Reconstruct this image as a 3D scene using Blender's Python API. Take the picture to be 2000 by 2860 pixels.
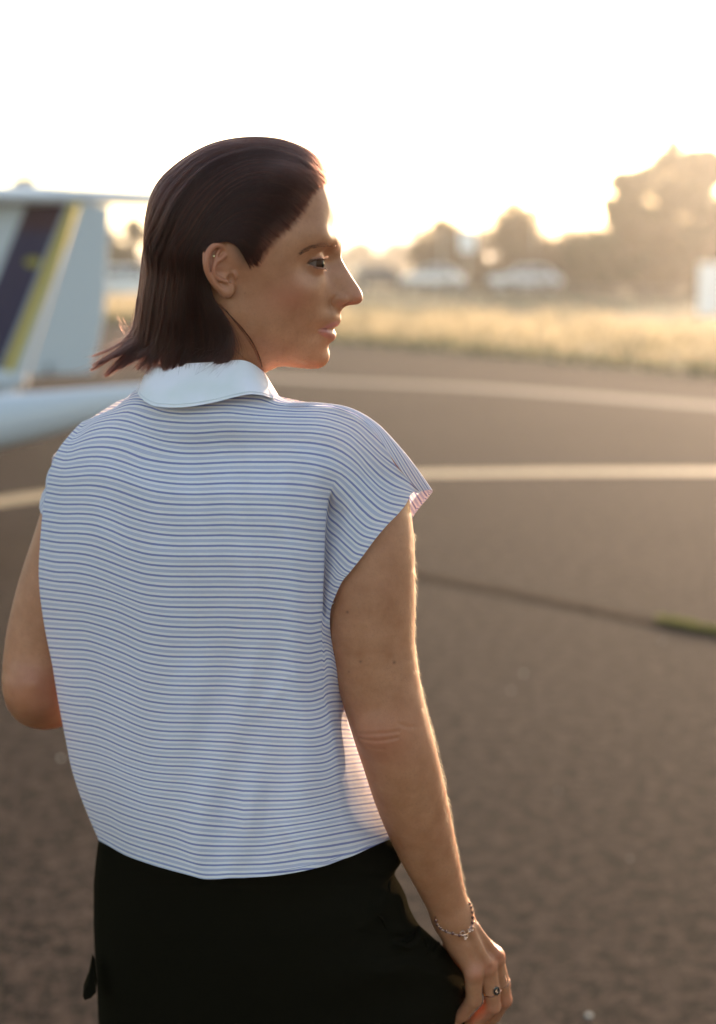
import bpy, bmesh, math, random
import numpy as np
from mathutils import Vector, Matrix

for o in list(bpy.data.objects):
    bpy.data.objects.remove(o, do_unlink=True)
SC = bpy.context.scene
COL = SC.collection
R = math.radians
rng = np.random.default_rng(7)
random.seed(7)

# ------------------------------------------------------------------ camera
CAM_H, PITCH, FPX = 1.55, R(9.47), 4167.0
cam_d = bpy.data.cameras.new('camera'); cam = bpy.data.objects.new('camera', cam_d); COL.objects.link(cam)
cam.location = (0, 0, CAM_H); cam.rotation_euler = (R(90) - PITCH, 0, 0)
cam_d.sensor_fit = 'HORIZONTAL'; cam_d.sensor_width = 24.0; cam_d.lens = 50.0
cam_d.clip_start = 0.05; cam_d.clip_end = 3000
cam_d.dof.use_dof = True; cam_d.dof.focus_distance = 1.455; cam_d.dof.aperture_fstop = 2.8
SC.camera = cam
SC.render.resolution_x, SC.render.resolution_y = 716, 1024

# ------------------------------------------------------------------ light
SUN_AZ, SUN_EL = R(25), R(9.5)          # azimuth to the right of the view axis (+Y), elevation
wd = bpy.data.worlds.new('World'); SC.world = wd; wd.use_nodes = True
nt = wd.node_tree; bg = nt.nodes['Background']
sky = nt.nodes.new('ShaderNodeTexSky'); sky.sky_type = 'NISHITA'; sky.sun_disc = False
sky.sun_elevation = SUN_EL; sky.sun_rotation = SUN_AZ
sky.air_density = 1.0; sky.dust_density = 0.9; sky.ozone_density = 0.4; sky.altitude = 100
nt.links.new(sky.outputs[0], bg.inputs[0]); bg.inputs[1].default_value = 0.15
sd = bpy.data.lights.new('sun', 'SUN'); sun = bpy.data.objects.new('sun', sd); COL.objects.link(sun)
sd.energy = 4.2; sd.angle = R(0.5); sd.color = (1.0, 0.72, 0.50)
sdir = Vector((math.sin(SUN_AZ) * math.cos(SUN_EL), math.cos(SUN_AZ) * math.cos(SUN_EL), math.sin(SUN_EL)))
sun.rotation_euler = sdir.to_track_quat('Z', 'Y').to_euler(); sun.location = (20, 30, 20)
SC.view_settings.view_transform = 'Standard'; SC.view_settings.look = 'None'
SC.view_settings.exposure = 1.8; SC.view_settings.gamma = 1.0
SC.view_settings.use_curve_mapping = False
SC.render.engine = 'CYCLES'
SC.cycles.use_denoising = True
SC.cycles.max_bounces = 8; SC.cycles.transparent_max_bounces = 12; SC.cycles.volume_bounces = 0
SC.cycles.caustics_reflective = False; SC.cycles.caustics_refractive = False
SC.cycles.sample_clamp_indirect = 4.0

# ------------------------------------------------------------------ measuring helpers
CP, SP = math.cos(PITCH), math.sin(PITCH)
def at(px, py, Y):
    """point of the place at distance Y (m, along the ground) seen at photograph pixel px, py; arrays allowed"""
    px = np.asarray(px, float); py = np.asarray(py, float); Y = np.asarray(Y, float)
    a = (px - 1000) / FPX; b = (py - 1430) / FPX
    t = Y / (CP - b * SP)
    return np.stack(np.broadcast_arrays(a * t, Y, CAM_H + (-SP - b * CP) * t), -1)
def ground_y(py):
    b = (py - 1430) / FPX
    return CAM_H * (CP - b * SP) / (SP + b * CP)
def gp(px, py, z=0.0):
    p = at(px, py, 1.0); d = p - np.array([0, 0, CAM_H]); k = (z - CAM_H) / d[2]
    return np.array([0, 0, CAM_H]) + d * k

# ------------------------------------------------------------------ materials
def mat(name, col=(.5, .5, .5), rough=.6, spec=.5, metal=0.0, **kw):
    m = bpy.data.materials.new(name); m.use_nodes = True
    b = m.node_tree.nodes['Principled BSDF']
    b.inputs['Base Color'].default_value = (*col, 1); b.inputs['Roughness'].default_value = rough
    b.inputs['Specular IOR Level'].default_value = spec; b.inputs['Metallic'].default_value = metal
    for k, v in kw.items(): b.inputs[k.replace('_', ' ')].default_value = v
    return m
class N:
    """thin wrapper for building node trees"""
    def __init__(s, m): s.t = m.node_tree; s.b = s.t.nodes.get('Principled BSDF'); s.out = s.t.nodes.get('Material Output')
    def n(s, typ, **props):
        x = s.t.nodes.new(typ)
        for k, v in props.items():
            if k.startswith('i_'):
                kk = k[2:]; x.inputs[int(kk) if kk.isdigit() else kk.replace('_', ' ')].default_value = v
            else: setattr(x, k, v)
        return x
    def l(s, a, b): s.t.links.new(a, b); return s
    def math(s, op, a, b=None, c=None, clamp=False):
        x = s.t.nodes.new('ShaderNodeMath'); x.operation = op; x.use_clamp = clamp
        for i, v in enumerate((a, b, c)):
            if v is None: continue
            if isinstance(v, (int, float)): x.inputs[i].default_value = v
            else: s.t.links.new(v, x.inputs[i])
        return x.outputs[0]
    def mix(s, f, a, b):
        x = s.t.nodes.new('ShaderNodeMix'); x.data_type = 'RGBA'
        for i, v in ((0, f), (6, a), (7, b)):
            if isinstance(v, (int, float)): x.inputs[i].default_value = v
            elif isinstance(v, tuple): x.inputs[i].default_value = (*v, 1) if len(v) == 3 else v
            else: s.t.links.new(v, x.inputs[i])
        return x.outputs[2]
    def noise(s, scale, detail=4, rough=.55, coord=None, dim='3D'):
        x = s.t.nodes.new('ShaderNodeTexNoise'); x.noise_dimensions = dim
        x.inputs['Scale'].default_value = scale; x.inputs['Detail'].default_value = detail; x.inputs['Roughness'].default_value = rough
        if coord is not None: s.t.links.new(coord, x.inputs['Vector'])
        return x.outputs['Fac']
    def ramp(s, f, lo, hi):
        x = s.t.nodes.new('ShaderNodeMapRange'); x.clamp = True
        x.inputs[1].default_value = lo; x.inputs[2].default_value = hi; s.t.links.new(f, x.inputs[0]); return x.outputs[0]
    def obj(s): return s.t.nodes.new('ShaderNodeTexCoord').outputs['Object']
    def attr(s, name):
        x = s.t.nodes.new('ShaderNodeAttribute'); x.attribute_name = name; return x
    def bump(s, h, strength=.3, dist=.01):
        x = s.t.nodes.new('ShaderNodeBump'); x.inputs['Strength'].default_value = strength; x.inputs['Distance'].default_value = dist
        s.t.links.new(h, x.inputs['Height']); s.t.links.new(x.outputs[0], s.b.inputs['Normal']); return x

# ------------------------------------------------------------------ object helpers
def tag(o, label=None, cat=None, group=None, kind=None):
    if label: o['label'] = label
    if cat: o['category'] = cat
    if group: o['group'] = group
    if kind: o['kind'] = kind
    return o
def empty(name, loc=(0, 0, 0), rz=0.0):
    o = bpy.data.objects.new(name, None); COL.objects.link(o); o.location = Vector([float(c) for c in loc]); o.rotation_euler = (0, 0, rz)
    o.empty_display_size = .1
    return o
def link(name, me, m=None, parent=None, smooth=True):
    o = bpy.data.objects.new(name, me); COL.objects.link(o)
    if m is not None:
        for mm in (m if isinstance(m, (list, tuple)) else [m]): me.materials.append(mm)
    if smooth and len(me.polygons): me.polygons.foreach_set('use_smooth', np.ones(len(me.polygons), bool))
    if parent is not None:                       # geometry is given in world space, keep it there
        o.parent = parent
        bpy.context.view_layer.update()
        o.matrix_parent_inverse = parent.matrix_world.inverted()
    return o
def mesh(name, v, f, m=None, parent=None, smooth=True):
    me = bpy.data.meshes.new(name)
    v = np.asarray(v, np.float32)
    if isinstance(f, np.ndarray) and f.ndim == 2:
        k = f.shape[1]; n = len(f)
        me.vertices.add(len(v)); me.vertices.foreach_set('co', v.ravel())
        me.loops.add(n * k); me.loops.foreach_set('vertex_index', f.ravel().astype(np.int32))
        me.polygons.add(n); me.polygons.foreach_set('loop_start', (np.arange(n) * k).astype(np.int32))
        me.update(calc_edges=True); me.validate()
    else:
        me.from_pydata([tuple(map(float, p)) for p in v], [], [tuple(map(int, q)) for q in f]); me.update()
    return link(name, me, m, parent, smooth)
def attr(me, name, vals):
    a = me.attributes.new(name, 'FLOAT', 'POINT'); a.data.foreach_set('value', np.asarray(vals, np.float32).ravel())
class MB:
    """collects simple shapes into one mesh (local coordinates)"""
    def __init__(s): s.v, s.f = [], []
    def add(s, v, f):
        n = len(s.v); s.v += [tuple(map(float, p)) for p in v]; s.f += [tuple(i + n for i in q) for q in f]; return s
    def box(s, c, d, M=None, bev=0.0):
        bm = bmesh.new(); bmesh.ops.create_cube(bm, size=1.0)
        bmesh.ops.scale(bm, vec=Vector(d), verts=bm.verts)
        if bev: bmesh.ops.bevel(bm, geom=list(bm.edges), offset=bev, segments=2, affect='EDGES')
        bm.verts.index_update()
        vs = [Vector(c) + (M @ v.co if M else v.co) for v in bm.verts]; fs = [[v.index for v in q.verts] for q in bm.faces]; bm.free()
        return s.add(vs, fs)
    def tube(s, pts, rad, n=8, cap=True):
        pts = np.asarray(pts, float); k = len(pts); rad = np.broadcast_to(np.asarray(rad, float), (k,))
        tan = np.gradient(pts, axis=0); tan /= np.linalg.norm(tan, axis=1)[:, None] + 1e-12
        up = np.array([0, 0, 1.0]) if abs(tan[0][2]) < .9 else np.array([1.0, 0, 0])
        vs = []; u = np.cross(tan[0], up); u /= np.linalg.norm(u)
        for i in range(k):
            u = u - tan[i] * u.dot(tan[i]); u /= np.linalg.norm(u) + 1e-12; w = np.cross(tan[i], u)
            for j in range(n):
                a = 2 * math.pi * j / n; vs.append(pts[i] + rad[i] * (math.cos(a) * u + math.sin(a) * w))
        fs = [(i * n + j, i * n + (j + 1) % n, (i + 1) * n + (j + 1) % n, (i + 1) * n + j) for i in range(k - 1) for j in range(n)]
        if cap: fs += [tuple(range(n))[::-1], tuple((k - 1) * n + j for j in range(n))]
        return s.add(vs, fs)
    def ball(s, c, r, nu=10, nv=6):
        r = np.broadcast_to(np.asarray(r, float), (3,)); vs = [(c[0], c[1], c[2] + r[2])]
        for i in range(1, nv):
            th = math.pi * i / nv
            for j in range(nu):
                ph = 2 * math.pi * j / nu; vs.append((c[0] + r[0] * math.sin(th) * math.cos(ph), c[1] + r[1] * math.sin(th) * math.sin(ph), c[2] + r[2] * math.cos(th)))
        vs.append((c[0], c[1], c[2] - r[2])); fs = []
        for j in range(nu): fs.append((0, 1 + j, 1 + (j + 1) % nu))
        for i in range(nv - 2):
            for j in range(nu):
                a = 1 + i * nu; fs.append((a + j, a + nu + j, a + nu + (j + 1) % nu, a + (j + 1) % nu))
        a = 1 + (nv - 2) * nu; e = len(vs) - 1
        for j in range(nu): fs.append((a + j, e, a + (j + 1) % nu))
        return s.add(vs, fs)
    def loft(s, rings, close=True, cap=True):
        n = len(rings[0]); k = len(rings); vs = [p for q in rings for p in q]
        m = n if close else n - 1
        fs = [(i * n + j, i * n + (j + 1) % n, (i + 1) * n + (j + 1) % n, (i + 1) * n + j) for i in range(k - 1) for j in range(m)]
        if cap and close: fs += [tuple(range(n))[::-1], tuple((k - 1) * n + j for j in range(n))]
        return s.add(vs, fs)
    def prism(s, poly, d):
        """polygon (list of 3-d points) extruded by vector d"""
        n = len(poly); a = [Vector(p) for p in poly]; b = [p + Vector(d) for p in a]
        return s.add(a + b, [tuple(range(n)), tuple(range(2 * n - 1, n - 1, -1))] + [(j, j + n, (j + 1) % n + n, (j + 1) % n) for j in range(n)])
    def build(s, name, m=None, parent=None, smooth=True, fix=True):
        me = bpy.data.meshes.new(name); me.from_pydata(s.v, [], s.f); me.update()
        if fix:
            bm = bmesh.new(); bm.from_mesh(me); bmesh.ops.recalc_face_normals(bm, faces=bm.faces); bm.to_mesh(me); bm.free()
        o = bpy.data.objects.new(name, me); COL.objects.link(o)
        if m is not None:
            for mm in (m if isinstance(m, (list, tuple)) else [m]): me.materials.append(mm)
        if parent is not None: o.parent = parent
        if smooth:
            me.polygons.foreach_set('use_smooth', np.ones(len(me.polygons), bool))
            me.set_sharp_from_angle(angle=R(40))
        return o
def copy_tree(o, parent=None):
    c = o.copy(); COL.objects.link(c)
    if parent is not None: c.parent = parent
    for ch in list(o.children): copy_tree(ch, c)
    return c
# cubic (Catmull-Rom / natural) resampling of rows of points
def spline(t, P, tq):
    """monotone-free cubic Hermite through P[i] at t[i] (any trailing shape), finite-difference tangents"""
    t = np.asarray(t, float); P = np.asarray(P, float); tq = np.asarray(tq, float)
    P2 = P.reshape(len(t), -1)
    h = np.diff(t)[:, None]; d = np.diff(P2, axis=0) / h
    m = np.empty_like(P2); m[0] = d[0]; m[-1] = d[-1]
    if len(t) > 2: m[1:-1] = (d[:-1] * h[1:] + d[1:] * h[:-1]) / (h[:-1] + h[1:])
    i = np.clip(np.searchsorted(t, tq, side='right') - 1, 0, len(t) - 2)
    hh = h[i]; s = ((tq - t[i])[:, None]) / hh
    o = (2 * s**3 - 3 * s**2 + 1) * P2[i] + (s**3 - 2 * s**2 + s) * hh * m[i] + (-2 * s**3 + 3 * s**2) * P2[i + 1] + (s**3 - s**2) * hh * m[i + 1]
    return o.reshape((len(tq),) + P.shape[1:])
def path(pts, n, smooth=True):
    """resample a polyline at n arc-length-even points through a spline"""
    pts = np.asarray(pts, float); t = np.r_[0, np.cumsum(np.linalg.norm(np.diff(pts, axis=0), axis=1))]
    q = np.linspace(0, t[-1], n)
    return spline(t, pts, q) if smooth else np.stack([np.interp(q, t, pts[:, k]) for k in range(pts.shape[1])], 1)
def strands(name, P, r_root, r_tip, m, parent=None, soft=False):
    """P: (n, k, 3) world points -> one hair-curves object"""
    n, k, _ = P.shape
    hc = bpy.data.hair_curves.new(name); hc.add_curves([k] * n)
    hc.points.foreach_set('position', P.astype(np.float32).ravel())
    rr = np.linspace(r_root, r_tip, k)
    if soft: rr = rr * np.clip(.30 + np.linspace(0, 1, k) * 6, 0, 1)
    rr = np.broadcast_to(rr, (n, k)).astype(np.float32)
    a = hc.attributes.get('radius') or hc.attributes.new('radius', 'FLOAT', 'POINT')
    a.data.foreach_set('value', rr.ravel().copy())
    hc.materials.append(m)
    o = bpy.data.objects.new(name, hc); COL.objects.link(o)
    if parent is not None:
        o.parent = parent; bpy.context.view_layer.update(); o.matrix_parent_inverse = parent.matrix_world.inverted()
    return o
# ================================================================== SETTING
def sheet(name, pts, m, z=0.0):
    me = bpy.data.meshes.new(name); me.from_pydata([(float(p[0]), float(p[1]), z) for p in pts], [], [tuple(range(len(pts)))]); me.update()
    o = link(name, me, m, smooth=False); o['kind'] = 'structure'; return o
V0, V1 = gp(950, 957), gp(2000, 1052)                     # edge of the paved apron, seen at these two places
vd = (V1 - V0) / np.linalg.norm((V1 - V0)[:2]); vn = np.array([-vd[1], vd[0], 0]);  vn = vn * np.sign(vn[1])
FIELD = mat('field', (.17, .14, .08), .95, .1); k = N(FIELD); co = k.obj()
c0 = k.mix(k.ramp(k.noise(.25, 5, .6, co), .35, .7), (.15, .115, .065), (.20, .165, .085)); c0 = k.mix(k.ramp(k.noise(6, 4, .6, co), .4, .75), c0, (.10, .105, .045)); k.l(c0, k.b.inputs['Base Color'])
sheet('ground', [(-1800, -600), (1800, -600), (1800, 2300), (-1800, 2300)], FIELD, -.02)
ASP = mat('asphalt', (.06, .055, .05), .95, .05); k = N(ASP); co = k.obj()
n5 = k.noise(17, 3, .6, co)
n1, n2, n3, n4 = k.noise(.55, 6, .65, co), k.noise(22, 3, .6, co), k.noise(260, 3, .6, co), k.noise(75, 2, .6, co)
c0 = k.mix(k.ramp(n1, .3, .72), (.0170, .0122, .0098), (.035, .0250, .0200)); c0 = k.mix(k.math('MULTIPLY', k.ramp(n2, .50, .62), .75), c0, (.060, .040, .029)); c0 = k.mix(k.math('MULTIPLY', k.ramp(n2, .47, .38), .8), c0, (.0085, .006, .005))
c0 = k.mix(k.math('MULTIPLY', k.ramp(n5, .53, .64), .50), c0, (.078, .052, .038)); c0 = k.mix(k.math('MULTIPLY', k.ramp(n5, .47, .36), .60), c0, (.006, .004, .003))
c0 = k.mix(k.math('MULTIPLY', k.ramp(n4, .60, .70), .65), c0, (.20, .15, .11)); c0 = k.mix(k.math('MULTIPLY', k.ramp(n3, .5, .7), .5), c0, (.022, .018, .015))
k.l(c0, k.b.inputs['Base Color']); k.bump(k.math('ADD', n3, k.math('MULTIPLY', n2, 1.5)), .45, .008)
A0, A1 = V0 - vd * 120, V1 + vd * 60
sheet('apron', [(-90, -60), (60, -60), A1[:2], A0[:2]], ASP, 0.0)
def strip(name, pts, w, m, z, lab=None):
    pts = path(np.array([gp(u, v) for u, v in pts]), 60); tan = np.gradient(pts, axis=0); nn = np.stack([-tan[:, 1], tan[:, 0], 0 * tan[:, 0]], 1); nn /= np.linalg.norm(nn, axis=1)[:, None]
    n_ = len(pts); v = np.concatenate([pts + nn * w / 2, pts - nn * w / 2]); v[:, 2] = z
    o = mesh(name, v, [(i, i + 1, n_ + i + 1, n_ + i) for i in range(n_ - 1)], m, None, False); o['kind'] = 'structure'; return o
YEL = mat('worn_yellow_paint', (.42, .30, .14), .7); k = N(YEL); co = k.obj()
k.l(k.mix(k.ramp(k.noise(14, 5, .7, co), .52, .68), (.36, .26, .135), (.07, .05, .036)), k.b.inputs['Base Color'])
PALE = mat('faded_paint', (.085, .065, .048), .9)
TAR = mat('seam_tar', (.018, .012, .009), 1.0, 0.0)
strip('yellow_line', [(-700,1500),(0,1402),(130,1384),(600,1342),(1180,1324),(1600,1319),(2000,1318),(2500,1320)], .30, YEL, .004)
strip('faded_line', [(500,1035),(870,1062),(1300,1082),(2000,1135),(2400,1165)], .55, PALE, .004)
strip('seam', [(800,1532),(1127,1595),(1494,1666),(1843,1737),(2000,1768),(2400,1848)], .014, TAR, .004)
strip('seam_edge', [(800,1539),(1127,1602),(1494,1673),(1843,1744),(2000,1775),(2400,1855)], .045, mat('seam_filler', (.085, .058, .038), .95, .0), .008)
0 and strip('seam_crack', [(700,1558),(905 * 1.2453,1588),(1494,1655),(1843,1731),(2000,1762),(2400,1844)], .06, mat('seam_filler', (.055, .034, .024), .9), .008)

# tall dry grass along the apron edge, weeds on the seam
GRS = mat('dry_grass', (.36, .27, .12), .9, .1); k = N(GRS); co = k.obj()
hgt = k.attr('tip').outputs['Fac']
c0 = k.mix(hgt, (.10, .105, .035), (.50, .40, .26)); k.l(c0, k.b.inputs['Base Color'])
tl = k.n('ShaderNodeBsdfTranslucent'); k.l(c0, tl.inputs['Color']); mx = k.n('ShaderNodeMixShader'); mx.inputs[0].default_value = .55; k.l(k.b.outputs[0], mx.inputs[1]); k.l(tl.outputs[0], mx.inputs[2]); k.l(mx.outputs[0], k.out.inputs['Surface'])
def blades(name, base, hgt_, wid, lean, m, seed, heads=True):
    r = np.random.default_rng(seed); n_ = len(base); a = r.random(n_) * 6.283; d = np.stack([np.cos(a), np.sin(a), 0 * a], 1); b_ = r.random(n_) * 6.283
    l = np.stack([np.cos(b_), np.sin(b_), 0 * b_], 1) * (lean * hgt_ * r.random(n_))[:, None]; up = np.array([0, 0, 1.0])
    p0 = base - d * wid[:, None]; p1 = base + d * wid[:, None]; m0 = base + l * .4 + up * (hgt_ * .62)[:, None]; t0 = base + l + up * hgt_[:, None]
    ml, mr = m0 - d * (wid * .7)[:, None], m0 + d * (wid * .7)[:, None]; h0 = m0 * .25 + t0 * .75; hl, hr = h0 - d * (wid * 1.9)[:, None], h0 + d * (wid * 1.9)[:, None]
    v = np.stack([p0, p1, mr, ml, hl, hr, t0], 1).reshape(-1, 3); o = (np.arange(n_) * 7)[:, None]
    f = [tuple(q) for q in (o + np.array([[0, 1, 2, 3]])).tolist()] + [tuple(q) for q in (o + np.array([[3, 2, 5, 4]])).tolist()] + [tuple(q) for q in (o + np.array([[4, 5, 6]])).tolist()]
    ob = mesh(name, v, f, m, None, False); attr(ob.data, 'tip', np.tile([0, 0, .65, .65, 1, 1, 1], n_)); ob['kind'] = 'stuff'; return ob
n_ = 46000; t = rng.uniform(-95, 40, n_); w = rng.uniform(.05, 1, n_)**1.1 * 9
base = V0[None] + vd[None] * t[:, None] + vn[None] * w[:, None]; base[:, 2] = -.02
clump = .5 + .5 * np.sin(t * 1.7 + 2 * np.sin(w * 1.1 + t * .35)) * np.cos(t * .63 + w)
hh = (.16 + .34 * clump * np.clip(w / 1.6, .15, 1)) * rng.uniform(.6, 1.3, n_); keep = rng.random(n_) < (.35 + .65 * clump)
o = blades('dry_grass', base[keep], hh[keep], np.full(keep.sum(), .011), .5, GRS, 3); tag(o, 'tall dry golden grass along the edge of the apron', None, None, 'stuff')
n_ = 5200; t = rng.uniform(-95, 40, n_); base = V0[None] + vd[None] * t[:, None] + vn[None] * rng.uniform(-.15, .7, n_)[:, None]; base[:, 2] = -.02
GR2 = mat('green_grass', (.055, .075, .022), .9, .1); k = N(GR2); k.b.inputs['Transmission Weight'].default_value = 0
o = blades('green_grass', base, rng.uniform(.06, .20, n_), np.full(n_, .012), .6, GR2, 4); tag(o, 'low green grass creeping over the apron edge', None, None, 'stuff')
WEED = mat('weed_leaf', (.12, .13, .03), .8, .2); k = N(WEED); tl = k.n('ShaderNodeBsdfTranslucent', i_Color=(.15, .17, .03, 1)); mx = k.n('ShaderNodeMixShader'); mx.inputs[0].default_value = .45; k.l(k.b.outputs[0], mx.inputs[1]); k.l(tl.outputs[0], mx.inputs[2]); k.l(mx.outputs[0], k.out.inputs['Surface'])
wp = path(np.array([gp(u, v) for u, v in ((1850,1735),(1920,1752),(2000,1768),(2200,1808))]), 700); wp = wp + rng.normal(0, .016, wp.shape) * (1, 1, 0); wp[:, 2] = 0
o = blades('seam_weeds', wp, rng.uniform(.008, .028, 700), np.full(700, .0035), 1.3, WEED, 5); tag(o, 'green weeds sprouting along the seam in the asphalt', None, None, 'stuff')
PEB = mat('pale_pebble', (.55, .50, .42), .8)
for i, (u, v, s) in enumerate(((1463,1883,.006),(1428,1930,.004),(1645,2840,.006),(170,2120,.006),(1850,1790,.004),(1560,2210,.003),(1760,2400,.003))):
    m = MB(); m.ball((0, 0, 0), (s, s * 1.25, s * .6), 8, 5); m.v = [(x * (1 + .2 * math.sin(9 * y / s + i)), y, z) for x, y, z in m.v]; o = m.build('pebble', PEB); o.location = Vector(gp(u, v)) + Vector((0, 0, s * .5))
    tag(o, ['pale pebble on the asphalt level with her elbow', 'tiny pale pebble below the one beside her elbow', 'pale pebble on the asphalt to the right of her hand', 'pale pebble on the asphalt below her bent left elbow', 'small pale pebble just below the weedy seam', 'tiny pale pebble on the asphalt beside her forearm', 'tiny pale pebble on the asphalt right of her wrist'][i], 'pebble', 'pebbles on the asphalt')

# far hills
HILL = mat('hill_green', (.07, .085, .05), .95, .1)
m = MB(); xs = np.linspace(-900, 900, 90); hx = 16 + 10 * np.sin(xs * .006 + 1) + 6 * np.sin(xs * .017) + 2.5 * np.sin(xs * .06)
m.loft([[(x, 1500 + 60 * math.sin(x * .004), -2) for x in xs], [(x, 1560 + 60 * math.sin(x * .004), h * .7) for x, h in zip(xs, hx)], [(x, 1640, h) for x, h in zip(xs, hx)], [(x, 1900, -2) for x in xs]], close=False)
o = m.build('hills', HILL); o['kind'] = 'structure'

# trees
BARK = mat('bark', (.09, .065, .045), .95, .1)
def leafmat(name, a, b_, tr=.35):
    m = mat(name, a, .7, .25); k = N(m); co = k.obj(); c0 = k.mix(k.ramp(k.noise(1.4, 4, .6, co), .35, .7), a, b_); k.l(c0, k.b.inputs['Base Color'])
    tl = k.n('ShaderNodeBsdfTranslucent'); k.l(c0, tl.inputs['Color']); mx = k.n('ShaderNodeMixShader'); mx.inputs[0].default_value = tr; k.l(k.b.outputs[0], mx.inputs[1]); k.l(tl.outputs[0], mx.inputs[2]); k.l(mx.outputs[0], k.out.inputs['Surface']); return m
LEAF = [leafmat('leaf_olive', (.055, .055, .022), (.095, .085, .035)), leafmat('leaf_brown_green', (.085, .06, .028), (.12, .085, .04)), leafmat('leaf_dark', (.040, .050, .022), (.07, .07, .03))]
def tree(name, px, Y, top, w, lm, seed, label, cat='tree', group=None, shape='round', leaf=.16, n=2600, base_clear=.18):
    """px: photograph column of the trunk, top: photograph row of the crown's top, w: crown width in photograph pixels"""
    r = np.random.default_rng(seed); p = at(px, 735, Y); H = at(px, top, Y)[2]; Wd = w / FPX * Y
    root = empty(name, (p[0], Y, -.02)); tag(root, label, cat, group)
    lobes = []
    if shape == 'round' and Y < 82: n = int(n * 1.5)
    for i in range(30 if shape == 'dome' else 20):
        h = r.uniform(base_clear, .93); 
        if shape == 'cone': rad = Wd / 2 * (1.02 - h)**.8
        elif shape == 'hedge': rad = Wd / 2 * .9
        elif shape == 'dome': h = r.uniform(.05, .84); rad = Wd / 2 * math.sqrt(max(.05, 1 - h**5)) * .92
        else: rad = Wd / 2 * math.sqrt(max(.06, 1 - ((h - .52) / .52)**2))
        a = r.random() * 6.283; d = rad * math.sqrt(r.random()) * (.75 if shape != 'hedge' else 1.0); s = Wd * r.uniform(.17, .26) if shape == 'dome' else Wd * r.uniform(.10, .20) if shape != 'hedge' else H * r.uniform(.16, .30)
        lobes.append((d * math.cos(a), d * math.sin(a) * (.8 if shape != 'hedge' else .15), h * H, s))
    lobes.append((0, 0, H * .93 - .03 * Wd, Wd * (.09 if shape == 'cone' else .16)))
    if shape == 'cone': lobes += [(0, 0, H * q, Wd / 2 * (1.0 - q) * .8 + .1) for q in (.35, .5, .65, .78, .88)]
    m = MB(); m.tube([(0, 0, 0), (.03, 0, H * .3), (0, .04, H * .6), (.02, 0, H * .88)], [Wd * .035 + .06, Wd * .028 + .05, .05, .02], 7)
    for lx, ly, lz, s in lobes[::2]: m.tube([(0, 0, lz * .45), (lx * .5, ly * .5, lz * .75), (lx, ly, lz)], [.045, .03, .012], 5)
    m.build('trunk', BARK, root)
    L = np.array(lobes); i = r.choice(len(L), n, p=L[:, 3]**2 / (L[:, 3]**2).sum()); u = r.normal(0, 1, (n, 3)); u /= np.linalg.norm(u, axis=1)[:, None]
    c = L[i, :3] + u * (L[i, 3] * r.random(n)**.35 * 1.15)[:, None] * (1, 1, .85); c[:, 2] = np.maximum(c[:, 2], .12)
    a = r.normal(0, 1, (n, 3)); a /= np.linalg.norm(a, axis=1)[:, None]; b = np.cross(a, u + .01); b /= np.linalg.norm(b, axis=1)[:, None]
    s = leaf * r.uniform(.6, 1.4, n)[:, None]; v = np.stack([c - a * s, c + b * s * .55, c + a * s, c - b * s * .55], 1).reshape(-1, 3); o = (np.arange(n) * 4)[:, None]
    f = o + np.array([[0, 1, 2, 3]])
    me_ = mesh('crown', v, f, lm, None, False); me_.parent = root
    return root
tree('round_tree', 1428, 84, 560, 212, LEAF[1], 11, 'dome shaped tree standing between the two white cars', n=9000, shape='dome')
tree('tree', 1228, 90, 606, 190, LEAF[1], 12, 'small tree left of the dome shaped tree, behind the parked cars', n=6000, shape='dome')
tree('tree', 1305, 92, 646, 120, LEAF[1], 21, 'low tree directly behind the white sign board', n=3600, shape='dome')
tree('tree', 1190, 93, 652, 90, LEAF[2], 13, 'lowest tree at the left end of the tree row', n=1800, shape='dome')
tree('tree', 1585, 88, 640, 210, LEAF[1], 14, 'low bushy tree right of the dome shaped tree', n=3600, shape='dome')
tree('tree', 1670, 86, 630, 200, LEAF[1], 15, 'bushy tree at the foot of the tall tree, on its left', n=3600, shape='dome')
tree('tall_tree', 1730, 78, 470, 190, LEAF[0], 16, 'tall loose tree with a ragged left edge, left of the conifer', n=3000, leaf=.17)
tree('conifer', 1868, 76, 348, 225, LEAF[0], 17, 'pointed conifer rising highest above the trees', shape='cone', n=5200, leaf=.17, base_clear=.05)
tree('tall_tree', 1965, 74, 408, 230, LEAF[0], 18, 'broad tall tree right of the pointed conifer, at the edge of the view', n=5600, leaf=.18)
tree('tall_tree', 1800, 80, 455, 210, LEAF[0], 19, 'full tree between the ragged tree and the conifer', n=4600, leaf=.18)
tree('tall_tree', 2110, 72, 440, 260, LEAF[0], 20, 'broad tree just beyond the right edge of the view', n=3600, leaf=.2)
for i, (x, tp, w_) in enumerate(((1560,676,190),(1700,670,260),(1850,640,280),(2010,630,280))):
    tree('hedge', x, 97 if i == 0 else 72, tp, w_, LEAF[2 if i % 2 else 1], 30 + i, ['low hedge right of the dome shaped tree', 'hedge under the ragged tree', 'dense hedge under the conifer', 'hedge at the right edge under the broad tree'][i], 'hedge', 'hedges under the trees', 'hedge', .17, 4200, .08)
tree('tree', 75, 60, 492, 190, LEAF[2], 40, 'round green tree showing just above the white tailplane', n=2600, leaf=.2)
for i, (x, tp, w_, Y) in enumerate(((300,628,120,110),(385,612,110,112),(480,640,140,115),(1010,690,150,240),(1110,684,130,250),(900,692,160,230))):
    tree('tree', x, Y, tp, w_, LEAF[i % 3], 50 + i, ['distant tree just right of the tail rudder', 'distant tree close behind her hair', 'distant tree hidden mostly behind her head', 'very distant low tree right of her nose', 'very distant low tree above the dark car', 'very distant low tree behind her face'][i], n=900, leaf=.3 if Y < 200 else .6)

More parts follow.
